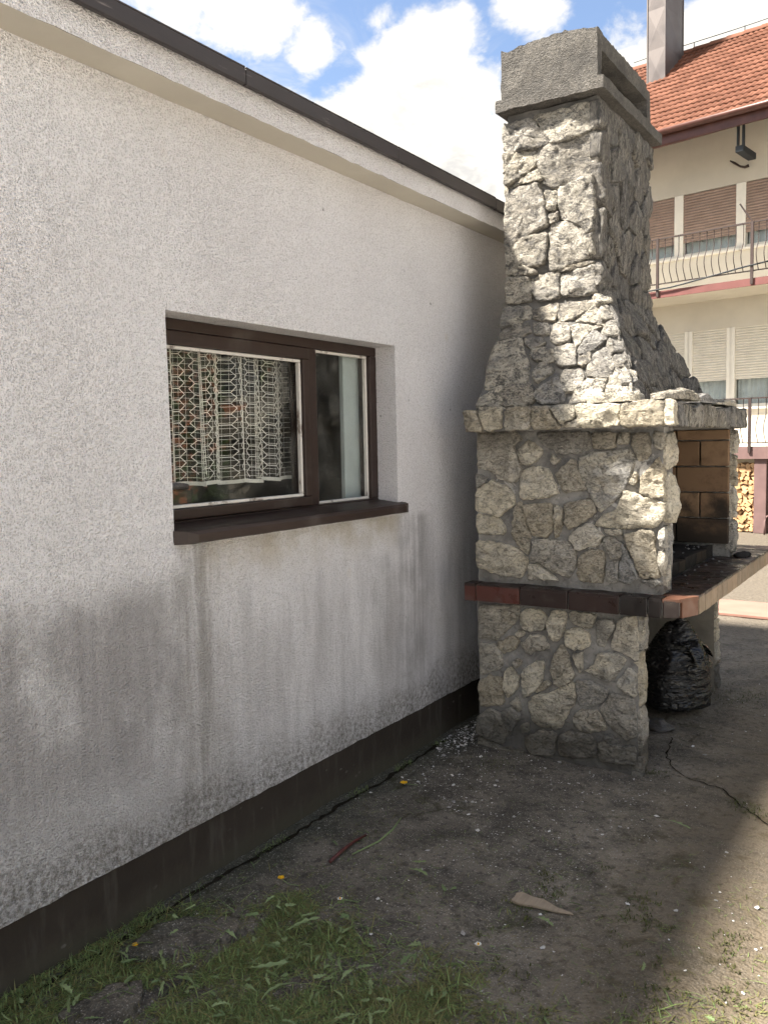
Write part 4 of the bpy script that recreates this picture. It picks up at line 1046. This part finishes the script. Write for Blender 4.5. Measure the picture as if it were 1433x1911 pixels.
for x0, x1 in lb: bay(x0, x1, 2.13, 3.542, 2.64, 'cream_slat', .046)

def balcony(z0, z1, ztop, zrail, x0, edge, lab):
    mb = MB(); mb.box(x0, XR, .02, FY-.0005, z0+.002, z1)
    slab = mb.build('balcony', 'cream_render', house)
    boxobj('edge_beam', edge, slab, x0, XR, -.012, .018, z0, z1)
    mb = MB(); mb.bar((x0, 0, ztop), (XR, 0, ztop), .045, .022); mb.bar((x0, 0, zrail), (XR, 0, zrail), .025, .018); mb.build('handrail', 'iron', slab)
    x = 1.61-1.6*4; posts = []
    while x < XR:
        if x > x0: posts.append(x)
        x += 1.6
    for x in posts: boxobj('post', 'iron', slab, x-.022, x+.022, -.045, -.013, z1-.10, ztop+.011)
    H = ztop-zrail; prof = []
    for i in range(15):
        f = i/14; b2 = 0 if f > .62 else sin(pi*(f/.62))**1.3*(1 if f > .3 else (1))
        prof.append((0, -.115*b2, zrail+H*f))
    mb = MB(); mb.tube(prof, .0075, 5); first = None; x = x0+.05
    while x < XR-.1:
        if min(abs(x-p) for p in posts) > .045:
            if first is None: first = mb.build('baluster', 'iron', slab, True); first.location = (x, 0, 0)
            else:
                c = first.copy(); COL.objects.link(c); c.location = (x, 0, 0)
        x += .1205
    return slab
up_b = balcony(4.05, 4.17, 5.06, 4.29, XL+.1, 'dusky_red_paint', 'upper')
lo_b = balcony(1.235, 1.44, 2.23, 1.50, -1.6, 'purple_brown_paint', 'lower')
mb = MB(); mb.tube([(-.19,-.03,5.38),(-.11,-.03,5.25),(.01,-.03,5.07)], .013, 6); mb.build('bracket', 'iron', up_b)
mb = MB(); mb.tube([(-3.1,-.05,4.19)]+[(-2.6+.25*k,-.05,4.16+.018*k-.05*max(0,1-abs(k-5)/5)+.03*max(0,(k-6))/6) for k in range(0, 16)], .014, 6); mb.build('hose', 'black_beam', up_b, True)
mb = MB(); mb.tube([(-.74,FY-.03,6.42),(-.66,FY-.05,6.36),(-.56,FY-.06,6.28),(-.48,FY-.05,6.25),(-.42,FY-.03,6.27)], [.012,.02,.016,.022,.03], 7); mb.build('wall_ornament', 'iron', house, True)
boxobj('pillar', 'purple_brown_paint', house, .07, .27, .03, .25, 0, 1.233, .008)
boxobj('pillar', 'purple_brown_paint', house, 2.4, 2.6, .03, .25, 0, 1.233, .008)
mb = MB(); mb.box(.33, .37, FY-.05, FY-.001, 0, 1.2); mb.box(.95, 1.0, FY-.05, FY-.001, 0, 1.2); mb.box(.371, .949, FY-.03, FY-.002, 0, 1.18)
mb.build('cellar_door', 'brown_gutter', house)
# roof
EY, EZ, RY, RZ = -.30, 6.76, 3.05, 9.37
sl = Vector((0, RY-EY, RZ-EZ)); SLN = sl.length; sl.normalize(); rnv = Vector((0, -sl.z, sl.y)); RX0, RX1 = -3.55, 6.4
mb = MB()
for s_ in (0, 1):
    P = [Vector((RX0,EY,EZ)), Vector((RX1,EY,EZ)), Vector((RX1,RY,RZ)), Vector((RX0,RY,RZ))]
    if s_: P = [Vector((p.x, 2*RY-p.y, p.z)) for p in P]
    nn = rnv if not s_ else Vector((0, -rnv.y, rnv.z))
    q = [p-nn*.05 for p in P]; r = [p-nn*.005 for p in P]
    mb.add(q+r, [(0,1,2,3),(4,7,6,5),(0,4,5,1),(1,5,6,2),(2,6,7,3),(3,7,4,0)])
roof = mb.build('roof', 'brown_gutter', house)
TW, TL = .2, SLN/18
def tile_geo():
    n = 12; vs = []; fs = []
    for j in range(2):
        for i in range(n+1):
            x = TW*(i/n)*1.03; h = .024*(.5-.5*cos(2*pi*i/n*2))**.8 + (.030 if j == 0 else .006)
            vs.append(Vector((x, 0, 0)) + sl*(j*TL*1.12) + rnv*h)
    for i in range(n+1): vs.append(vs[i]-rnv*.016)
    for i in range(n): fs += [(i, i+1, n+2+i, n+1+i), (2*n+2+i, 2*n+3+i, i+1, i)]
    return vs, fs
tv, tf = tile_geo(); rest = MB(); first = None; cnt = 0; rj = random.Random(4)
cols = int((RX1-RX0)/TW)
for c in range(cols):
    for r in range(18):
        p = Vector((RX0+c*TW, EY, EZ)) + sl*(r*TL-.04) + rnv*rj.uniform(0, .006)
        x = p.x
        if -2.95 < x < .22 and cnt < 290:
            if first is None:
                mb = MB(); mb.add(tv, tf); first = mb.build('roof_tile', 'clay_tile', roof, True); first.location = p
            else:
                o = first.copy(); COL.objects.link(o); o.location = p
            cnt += 1
        else: rest.add([p+v for v in tv], tf)
for c in range(cols):
    for r in range(18): rest.add([Vector((RX0+c*TW+v.x, 2*RY-(EY+v.y+sl.y*r*TL), EZ+v.z+sl.z*r*TL)) for v in tv], [f[::-1] for f in tf])
rest.build('roof_tile', 'clay_tile', roof, True, kind='stuff')
x = RX0; first = None
while x < RX1-.1:
    if first is None:
        vs = []; fs = []; n = 8
        for j in range(2):
            for i in range(n+1):
                a = pi*i/n; rr = .10+.012*(1-j); vs.append((j*.35, RY+cos(a)*rr*1.15, RZ-.03+sin(a)*rr))
        fs = [(i, i+1, n+2+i, n+1+i) for i in range(n)]; mb = MB(); mb.add(vs, fs); first = mb.build('ridge_tile', 'clay_tile', roof, True); first.location = (x, 0, 0)
    else:
        o = first.copy(); COL.objects.link(o); o.location = (x, 0, 0)
    x += .33
mb = MB(); mb.tube([(RX0+k*.5, RY, RZ+.175+.01*sin(k)) for k in range(0, 20)], .008, 5)
for k in range(0, 10): mb.bar((RX0+k+.3, RY, RZ+.05), (RX0+k+.3, RY, RZ+.18), .014)
mb.build('lightning_wire', 'black_beam', roof)
mb = MB(); n = 8
for i in range(n+1):
    a = pi+pi*i/n
    mb.v += [(RX0-.05, EY-.075+cos(a)*.065, EZ-.005+sin(a)*.075), (RX1, EY-.075+cos(a)*.065, EZ-.005+sin(a)*.075)]
mb.f += [(2*i, 2*i+1, 2*i+3, 2*i+2) for i in range(n)]
gt = mb.build('gutter', 'brown_gutter', house, True)
so = gt.modifiers.new('thick', 'SOLIDIFY'); so.thickness = .006
boxobj('fascia_board', 'brown_gutter', house, RX0, RX1, EY-.008, EY+.02, EZ-.22, EZ-.03)
mb = MB(); mb.tube([(RX0,EY+.03,EZ-.20),(-1.2,EY+.03,EZ-.21),(-.2,EY+.03,EZ-.19),(XR,EY+.03,EZ-.17)], .035, 8); mb.build('downpipe', 'brown_gutter', house, True)
for bx in (-.25, 2.9):
    mb = MB(); mb.box(bx+.02, bx+.15, -.16, .42, 6.17, 6.27); mb.box(bx+.03, bx+.055, -.14, -.06, 6.2705, 6.66); mb.box(bx+.115, bx+.14, -.14, -.06, 6.2705, 6.66)
    mb.build('beam', 'black_beam', house, False, .005)
# metal clad chimney with cross-broken panels
mb = MB()
def panel(a, b2, c, d, nn):
    ctr = (Vector(a)+Vector(b2)+Vector(c)+Vector(d))/4+Vector(nn)*.012; mb.add([a,b2,c,d,ctr], [(0,1,4),(1,2,4),(2,3,4),(3,0,4)])
X0, X1, Ya, Yb = -2.76, -2.40, 2.02, 2.86; z = 8.45
while z < 11.2:
    panel((X0,Ya,z),(X1,Ya,z),(X1,Ya,z+.75),(X0,Ya,z+.75),(0,-1,0)); panel((X1,Ya,z),(X1,Yb,z),(X1,Yb,z+.75),(X1,Ya,z+.75),(1,0,0))
    panel((X1,Yb,z),(X0,Yb,z),(X0,Yb,z+.75),(X1,Yb,z+.75),(0,1,0)); panel((X0,Yb,z),(X0,Ya,z),(X0,Ya,z+.75),(X0,Yb,z+.75),(-1,0,0)); z += .75
for x, y in ((X0,Ya),(X1,Ya),(X1,Yb),(X0,Yb)): mb.box(x-.012, x+.012, y-.012, y+.012, 8.3, z)
mb.box(X0-.05, X1+.05, Ya-.05, Yb+.05, z, z+.06)
ch = mb.build('chimney_stack', 'sheet_metal', house)
# firewood stacked under the lower balcony
rj = random.Random(31); ORD = ['', 'second', 'third', 'fourth', 'fifth', 'sixth', 'seventh', 'eighth', 'ninth', 'tenth', 'eleventh', 'twelfth', 'thirteenth', 'fourteenth', 'fifteenth', 'sixteenth', 'seventeenth', 'eighteenth', 'nineteenth', 'twentieth']
row = 0; z = .045
while z < 1.16:
    x = -.46+rj.uniform(0, .03); h = rj.uniform(.075, .10)
    while x < .045:
        w = rj.uniform(.075, .125); k = rj.choice((3, 4, 4, 5)); a0 = rj.uniform(0, 6)
        pts = [(cos(a0+2*pi*i/k+rj.uniform(-.25,.25))*w*.56, sin(a0+2*pi*i/k+rj.uniform(-.25,.25))*h*.60) for i in range(k)]
        y0 = .06+rj.uniform(0, .05); mb = MB()
        mb.add([(px, 0, pz) for px, pz in pts]+[(px, .33, pz) for px, pz in pts], [tuple(range(k)), tuple(range(k,2*k))[::-1]]+[(i, k+i, k+(i+1)%k, (i+1)%k) for i in range(k)])
        o = mb.build('firewood_log', 'log_end', None, False, .004)
        p = Matrix.Rotation(HR, 3, 'Z') @ Vector((x+w/2, y0, z+rj.uniform(-.006,.006))); o.location = Vector(HO)+p; o.rotation_euler = (0, 0, HR)
        tag(o, 'split firewood log in the %s row of the stack under the lower balcony' % (ORD[row]+' lowest' if row else 'bottom'), 'firewood', 'firewood stacked under the lower balcony')
        x += w*.92
    z += h*.86; row += 1
mb = MB(); mb.tube([(.30,-.12,.0),(.30,-.12,.22),(.33,-.12,.30),(.40,-.12,.33),(.47,-.12,.30),(.50,-.12,.22),(.50,-.12,0)], .014, 8)
o = mb.build('metal_hoop', 'purple_brown_paint', None, True); o.location = HO; o.rotation_euler = (0,0,HR); tag(o, 'small bent metal hoop standing beside the brown pillar', 'hoop')
# neighbouring house and low hedge, seen only in reflection; tall hedges added to darken it
nb = empty('neighbour_house', (13.5, 17.5, 0), -.7, 'orange rendered house reflected in the garage window', 'house')
mb = MB(); mb.box(-4, 4, -2.5, 2.5, 0, 5.2); mb.build('wall', 'orange_render', nb)
mb = MB(); mb.add([(-4.4,-3,5.1),(4.4,-3,5.1),(4.4,0,7.4),(-4.4,0,7.4),(4.4,3,5.1),(-4.4,3,5.1)], [(0,1,2,3),(3,2,4,5),(0,3,5),(1,4,2)]); mb.build('roof', 'clay_tile', nb)
for x in (-2.6, -.5, 1.8):
    o = boxobj('window', 'white_frame', nb, x, x+1.1, -2.56, -2.49, 2.6, 4.0); boxobj('pane', 'dark_pane', o, x+.08, x+1.02, -2.58, -2.565, 2.7, 3.9)
def foliage_block(name, loc, rz, hx, hy, h, n, label, cat, seed):
    """leafy mass with an uneven outline"""
    rj = random.Random(seed); mb = MB()
    for i in range(n):
        x = rj.uniform(-hx, hx); f = rj.random()**.8; top = h*(.78+.22*noise.noise(Vector((x*1.1, seed, 0)))+.10*noise.noise(Vector((x*4, seed, 2))))
        y = rj.gauss(0, hy*.45)*(1.15-f*.8); z = .02+f*top
        d = Vector((rj.uniform(-1,1), rj.uniform(-1,1), rj.uniform(-1,1))).normalized()*.10; e = Vector((rj.uniform(-1,1), rj.uniform(-1,1), rj.uniform(-1,1))).normalized()*.05
        p = Vector((x,y,z)); mb.add([p-d, p+e, p+d, p-e], [(0,1,2,3)])
    o = mb.build(name, 'hedge_leaf'); o.location = loc; o.rotation_euler = (0,0,rz); return tag(o, label, cat)
A_ = Vector((.672, .740, 0)); B_ = Vector((.740, -.672, 0)); C_ = Vector((-.1, 2.68, 0))+A_*11
foliage_block('hedge', C_+A_*.8, math.atan2(B_.y, B_.x), .9, .5, 1.9, 2500, 'low green hedge reflected in the garage window', 'hedge', 8)
foliage_block('dark_reflection_hedge', C_-B_*3.75, math.atan2(B_.y, B_.x), 3.5, 1.3, 7.0, 16000, 'tall unseen hedge added to darken the left of the pane reflection', 'hedge', 9)
foliage_block('dark_reflection_hedge', C_+B_*3.85, math.atan2(B_.y, B_.x), 3.5, 1.3, 7.0, 16000, 'tall unseen hedge added to darken the right of the pane reflection', 'hedge', 10)
nb.location = C_+A_*7; nb.rotation_euler = (0, 0, math.atan2(B_.y, B_.x))

# ------------------------------------------------------------------ things on the ground
def bed_edge(x):                              # how far from the camera the grass bed reaches
    K = [(-.1,1.78),(.10,1.95),(.25,2.02),(.40,2.26),(.60,2.22),(.80,2.10),(1.0,2.16),(1.15,2.12),(1.3,2.02),(1.5,2.12),(1.7,2.35),(2.2,2.5)]
    for (a, ya), (b2, yb) in zip(K, K[1:]):
        if a <= x <= b2: return ya+(yb-ya)*(x-a)/(b2-a)
    return 1.8
def slab_piece(x, y):
    for px, py, ax, ay, rx, ry in ((.235,1.85,.5,.86,.105,.19),(.29,1.50,.5,.85,.075,.13)):
        if math.hypot(((x-px)*ay-(y-py)*ax)/rx, ((x-px)*ax+(y-py)*ay)/ry) < .92: return True
    return False
def blade(mb, x, y, L, w, lean, az, rnd, z0=None):
    z = ground_z(x, y) if z0 is None else z0
    d = Vector((cos(az), sin(az), 0)); s_ = Vector((-sin(az), cos(az), 0))*w/2; p = Vector((x, y, z+.002)); vs = []; a = lean
    for i in range(3):
        ww = (1, .8, 0)[i]
        if i < 2: vs += [p-s_*ww, p+s_*ww]
        else: vs.append(p)
        p = p+(d*sin(a)+Vector((0,0,1))*cos(a))*L/2; a = min(1.75, a+rnd.uniform(.1, .7))
        if p.z < z+.002: p.z = z+.002+rnd.uniform(0, .004)
    mb.add(vs, [(0,1,3,2),(2,3,4)])
rnd = random.Random(77); g1, g2, g3 = MB(), MB(), MB(); n = 0
while n < 46000:
    x = rnd.uniform(-.02, 2.1); y = rnd.uniform(1.15, 2.75); e = bed_edge(x)-y+.12*noise.noise(Vector((x*7, y*7, 2)))
    cl = .5+.5*noise.noise(Vector((x*4.5, y*4.5, 9)))+.35*noise.noise(Vector((x*14, y*14, 3)))
    dens = max(.012*(e > -.45), min(1, .5+e/.22))*max(.05, min(1, cl*1.8-.35))
    if x > 1.25: dens *= .30
    if rnd.random() > dens or (slab_piece(x, y) and rnd.random() < .97): continue
    n += 1; k = rnd.random()
    dry = k < (.38 if x < .9 else .6)
    blade(g2 if dry else g1, x, y, rnd.uniform(.012, .042)*(1 if rnd.random() < .9 else 1.6), rnd.uniform(.0015, .0036), rnd.choice((rnd.uniform(.5, 1.2), rnd.uniform(1.25, 1.6), rnd.uniform(1.3, 1.6), rnd.uniform(1.3, 1.6))), rnd.uniform(0, 2*pi), rnd)
for i in range(2600):                          # clippings blown over the slab
    x = rnd.uniform(.1, 1.9); y = rnd.uniform(2.0, 3.0)+abs(rnd.gauss(0, .35))
    if rnd.random() > .25+.75*(noise.noise(Vector((x*5, y*5, 6))) > .12): continue
    blade(g2 if rnd.random() < .5 else g1, x, y, rnd.uniform(.01, .05), rnd.uniform(.001, .0025), rnd.uniform(1.35, 1.6), rnd.uniform(0, 2*pi), rnd)
for i in range(1100):                          # longer cut stalks lying every way over the bed and its fringe
    x = rnd.uniform(.06, 1.7); y = rnd.uniform(1.3, 2.6); e = bed_edge(x)-y
    if rnd.random() > (.9 if e > 0 else max(0, .8+e*3.5)) * (1 if x < 1.2 else .4): continue
    blade(g2 if rnd.random() < .35 else g1, x, y, rnd.uniform(.05, .13), rnd.uniform(.0018, .0042), rnd.uniform(1.15, 1.6), rnd.uniform(0, 2*pi), rnd, ground_z(x, y)+rnd.uniform(0, .018 if e > 0 else .004))
for i in range(900):                           # weeds along the foot of the plinth
    y = rnd.uniform(1.2, 3.9); x = .045+rnd.gauss(0, .012)
    if noise.noise(Vector((0, y*5, 4))) < .05 and y > 1.9: continue
    blade(g1, x, y, rnd.uniform(.012, .05 if y < 2 else .025), .002, rnd.uniform(.2, 1.2), rnd.uniform(0, 2*pi), rnd)
for cx, cy, r, m in ((1.62,3.80,.05,160),(1.13,4.02,.03,70),(1.28,5.5,.16,500),(1.9,3.0,.05,160),(.42,3.72,.08,160),(1.55,3.86,.03,60)):
    for i in range(m): blade(g3, cx+rnd.gauss(0, r), cy+rnd.gauss(0, r*.8), rnd.uniform(.006, .022), .003, rnd.uniform(.1, 1.3), rnd.uniform(0, 2*pi), rnd)
for i in range(11000):                          # moss cushions on the sunny part of the slab
    x = rnd.uniform(1.0, 2.2); y = rnd.uniform(2.1, 3.3)
    if noise.noise(Vector((x*6, y*6, 12))) + .5*noise.noise(Vector((x*17, y*17, 2))) < .26+max(0, y-2.75)*.8: continue
    blade(g3, x, y, rnd.uniform(.005, .018), .0045, rnd.uniform(.0, 1.2), rnd.uniform(0, 2*pi), rnd)
g1.build('grass', 'grass', None, False, kind='stuff', label='mown green grass and clippings along the garage wall', category='grass')
g2.build('dry_grass', 'dry_grass', None, False, kind='stuff', label='yellowed cut grass stalks strewn over the concrete', category='grass')
g3.build('moss', 'moss', None, False, kind='stuff', label='low brown green moss tufts on the old concrete', category='moss')
# broad weed leaves: toothed blades with a midrib fold
def leaf_mesh(L, w, seed):
    r = random.Random(seed); vs = []; fs = []; n = 14; bend = r.uniform(-.5, .5); sag = r.uniform(.02, .10); tw = r.uniform(-.6, .6)
    for i in range(n+1):
        f = i/n; lobe = (1.0, .45, .75)[i % 3]*r.uniform(.75, 1.2)
        ww = w*(.16+.84*sin(pi*min(1, f*.88+.02))**1.2)*(lobe if f < .82 else 1)*(.30+.70*min(1, f*1.5))*(1 if i < n else .1)
        y = bend*L*f*f; z = sag*L*sin(f*pi)+.01*L*r.uniform(-1, 1)
        for s_ in (-1, 0, 1): vs.append((L*f, y+s_*ww/2*r.uniform(.8, 1.15), z+(.14*ww if s_ else 0)+s_*ww*.3*sin(tw*f*3)))
    for i in range(n):
        for s_ in (0, 1): a = i*3+s_; fs.append((a, a+1, a+4, a+3))
    return vs, fs
mb = MB(); rnd = random.Random(5); k = 0
while k < 420:
    x = rnd.uniform(.05, 1.75); y = rnd.uniform(1.3, 2.75); e = bed_edge(x)-y
    pr = min(1, max(.0, .5+e/.25)) if e > -.12 else .045
    if x > 1.25: pr *= .35
    if rnd.random() > pr or (slab_piece(x, y) and rnd.random() < .85): continue
    k += 1; lift = rnd.uniform(.010, .026) if e > 0 else .004
    vs, fs = leaf_mesh(rnd.uniform(.018, .075), rnd.uniform(.006, .020), k); M = Matrix.Translation((x, y, ground_z(x, y)+lift)) @ Matrix.Rotation(rnd.uniform(0, 6.3), 4, 'Z') @ Matrix.Rotation(rnd.gauss(-.03, .14), 4, 'Y') @ Matrix.Rotation(rnd.gauss(0, .35), 4, 'X')
    mb.add([M @ Vector(v) for v in vs], fs)
mb.build('weed_leaves', 'weed_leaf', None, False, kind='stuff', label='pale toothed weed leaves lying loose in the mown grass', category='leaves')
def leaf(x, y, rz, L, w, label, z=.012):
    mb = MB(); vs, fs = leaf_mesh(L, w, int(x*1000)); mb.add(vs, fs); o = mb.build('weed_leaf', 'weed_leaf')
    o.location = (x, y, ground_z(x, y)+z); o.rotation_euler = (rnd.uniform(-.2,.2), rnd.uniform(-.12,.0), rz); tag(o, label, 'leaf', 'fallen weed leaves on the slab')
leaf(.50,2.02,.75,.13,.026,'long pale toothed leaf in the grass near the slab edge', .035)
leaf(.52,1.82,.35,.12,.022,'grey green toothed leaf lying flat in the middle of the grass', .035)
leaf(.66,1.74,1.7,.11,.03,'broad pale leaf in the foreground grass', .03)
leaf(.16,1.66,1.1,.09,.035,'pointed green leaf leaning on the foot of the plinth', .05)
leaf(1.20,2.70,-.3,.06,.03,'rounded green leaf touching the tip of the wood splinter')
leaf(1.14,2.83,2.2,.05,.018,'small pale leaf just beyond the wood splinter')
leaf(1.15,2.56,.1,.07,.03,'yellow green leaf just before the wood splinter')
leaf(1.30,3.52,-.15,.14,.014,'narrow yellow green leaf alone on the open concrete')
leaf(1.60,4.48,.1,.13,.022,'pale narrow leaf on the concrete right of the crack')
leaf(.62,2.60,.2,.09,.02,'green leaf on dark concrete beyond the grass')
for P_, sd, lb in (([(.13,1.66),(.10,1.84),(.19,1.99),(.31,2.03),(.37,1.93),(.25,1.74)], 701, 'larger broken grey concrete slab piece in the grass by the plinth'), ([(.20,1.38),(.23,1.56),(.29,1.63),(.37,1.55),(.35,1.40)], 702, 'smaller broken concrete slab piece nearest the camera in the grass')):
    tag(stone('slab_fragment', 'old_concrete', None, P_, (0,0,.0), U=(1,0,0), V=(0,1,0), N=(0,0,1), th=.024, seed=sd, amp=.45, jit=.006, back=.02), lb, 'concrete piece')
# flowers
def flower(x, y, r, mat, n, label, z=.012, stem=True):
    e = empty('flower', (x, y, ground_z(x, y)), 0, label, 'flower'); mb = MB(); rf = random.Random(int(x*999))
    for k in range(n):
        a = 2*pi*k/n+rf.uniform(-.1,.1); rr = r*rf.uniform(.8, 1.1); d = Vector((cos(a), sin(a), .25)); s_ = Vector((-sin(a), cos(a), 0))*r*.16
        c = Vector((0,0,z)); mb.add([c-s_*.4, c+s_*.4, c+d*rr+s_, c+d*rr*1.08, c+d*rr-s_], [(0,1,2,3,4)])
    mb.build('petals', mat, e)
    mb = MB(); mb.tube([(0,0,z-.002),(0,0,z+.004),(0,0,z+.007)], [r*.35, r*.32, r*.1], 8); mb.build('flower_centre', 'yellow_petal', e, True)
    if stem:
        mb = MB(); mb.tube([(0,0,z-.002),(.02,.015,.006),(.06,.03,.004)], .0014, 5); mb.build('stem', 'weed_leaf', e)
flower(.17,3.30,.018,'yellow_petal',18,'yellow dandelion head on dark concrete by the plinth')
flower(.28,2.28,.013,'yellow_petal',16,'yellow dandelion head among the clippings beside the red stalk',.03)
flower(.15,1.72,.010,'yellow_petal',14,'small yellow flower in the grass at the foot of the plinth',.03)
flower(1.08,2.28,.011,'white_petal',14,'white daisy at the far edge of the foreground grass',.035)
flower(.53,2.30,.010,'white_petal',12,'small white daisy on bare concrete beyond the grass',.012)
# red stalk, green stalk, wood splinter, paving sheet
mb = MB(); mb.tube([(.335,2.50,.012),(.325,2.60,.016),(.32,2.68,.014),(.325,2.76,.010)], [.007,.0075,.006,.004], 7)
tag(mb.build('red_stalk', 'red_stem', None, True), 'dark red weed stalk lying on the concrete beyond the grass', 'stalk')
mb = MB(); mb.tube([(.37,2.60,.008),(.40,2.74,.010),(.39,2.86,.009),(.36,2.97,.008)], [.003,.004,.005,.003], 6)
tag(mb.build('green_stalk', 'weed_leaf', None, True), 'thin green stalk lying beside the red stalk', 'stalk')
P = [(1.035,2.612),(1.041,2.640),(1.036,2.655),(1.052,2.674),(1.10,2.668),(1.135,2.671),(1.19,2.657),(1.243,2.655),(1.251,2.648),(1.20,2.636),(1.13,2.624),(1.07,2.610)]
k = len(P); mb = MB(); zt = [.013,.017,.019,.018,.016,.017,.012,.008,.006,.009,.012,.012]
mb.add([(x,y,ground_z(x,y)+.003) for x,y in P]+[(x,y,ground_z(x,y)+h) for (x,y),h in zip(P, zt)], [tuple(range(k)), tuple(range(k,2*k))[::-1]]+[(i,k+i,k+(i+1)%k,(i+1)%k) for i in range(k)])
tag(mb.build('wood_splinter', 'bare_wood', None, False, .002), 'pale wedge shaped wood splinter lying on the concrete', 'wood')
mb = MB(); P = [(.55,7.98),(2.4,7.9),(2.5,8.6),(.42,8.66)]
mb.add([(x,y,.004) for x,y in P]+[(x,y,.030) for x,y in P], [(0,3,2,1),(4,5,6,7),(0,1,5,4),(1,2,6,5),(2,3,7,6),(3,0,4,7)])
tag(mb.build('paving_sheet', 'pink_slab', None, False, .004), 'thin pinkish paving sheet lying on the yard behind the fireplace', 'paving')
# pebbles and grit
mb = MB(); rnd = random.Random(19); n = 0
while n < 1350:
    k = rnd.random()
    if k < .14: x, y = abs(rnd.gauss(.10, .06))+.02, rnd.gauss(4.05, .16)
    elif k < .6: x, y = rnd.gauss(.55, .4), rnd.gauss(3.45, .35)
    else: x, y = rnd.uniform(.08, 2.4), rnd.uniform(1.9, 6.0)
    if k > .14 and noise.noise(Vector((x*2.2, y*2.2, 8)))+.6*noise.noise(Vector((x*7, y*7, 1))) < rnd.uniform(-.35, .35): continue
    if x < .03 or (.22 < x < 1.1 and 3.92 < y < 5.6) or y < bed_edge(x)-.05: continue
    r = (rnd.uniform(.0013, .0045) if rnd.random() < .90 else rnd.uniform(.005, .010))*(1.25 if k < .14 else 1); z = ground_z(x, y)
    a = rnd.uniform(0, 6.3); ca, sa = cos(a), sin(a); ex, ey, ez = r*rnd.uniform(.8,1.6), r*rnd.uniform(.6,1.1), r*rnd.uniform(.4,.8)
    q = [(1,0,0),(-1,0,0),(0,1,0),(0,-1,0),(.15,.1,1),(0,0,-.5),(.75,.75,.5),(-.7,.7,.55)]
    mb.add([(x+(u*ex)*ca-(v*ey)*sa, y+(u*ex)*sa+(v*ey)*ca, z+.001+w*ez+ez*.4) for u, v, w in q], [(0,6,4),(6,2,4),(2,7,4),(7,1,4),(1,3,4),(3,0,4),(6,0,5),(2,6,5),(7,2,5),(1,7,5),(3,1,5),(0,3,5)]); n += 1
mb.build('pebbles', 'pebble', None, False, kind='stuff', label='small white pebbles and grit scattered over the dark concrete', category='pebbles')
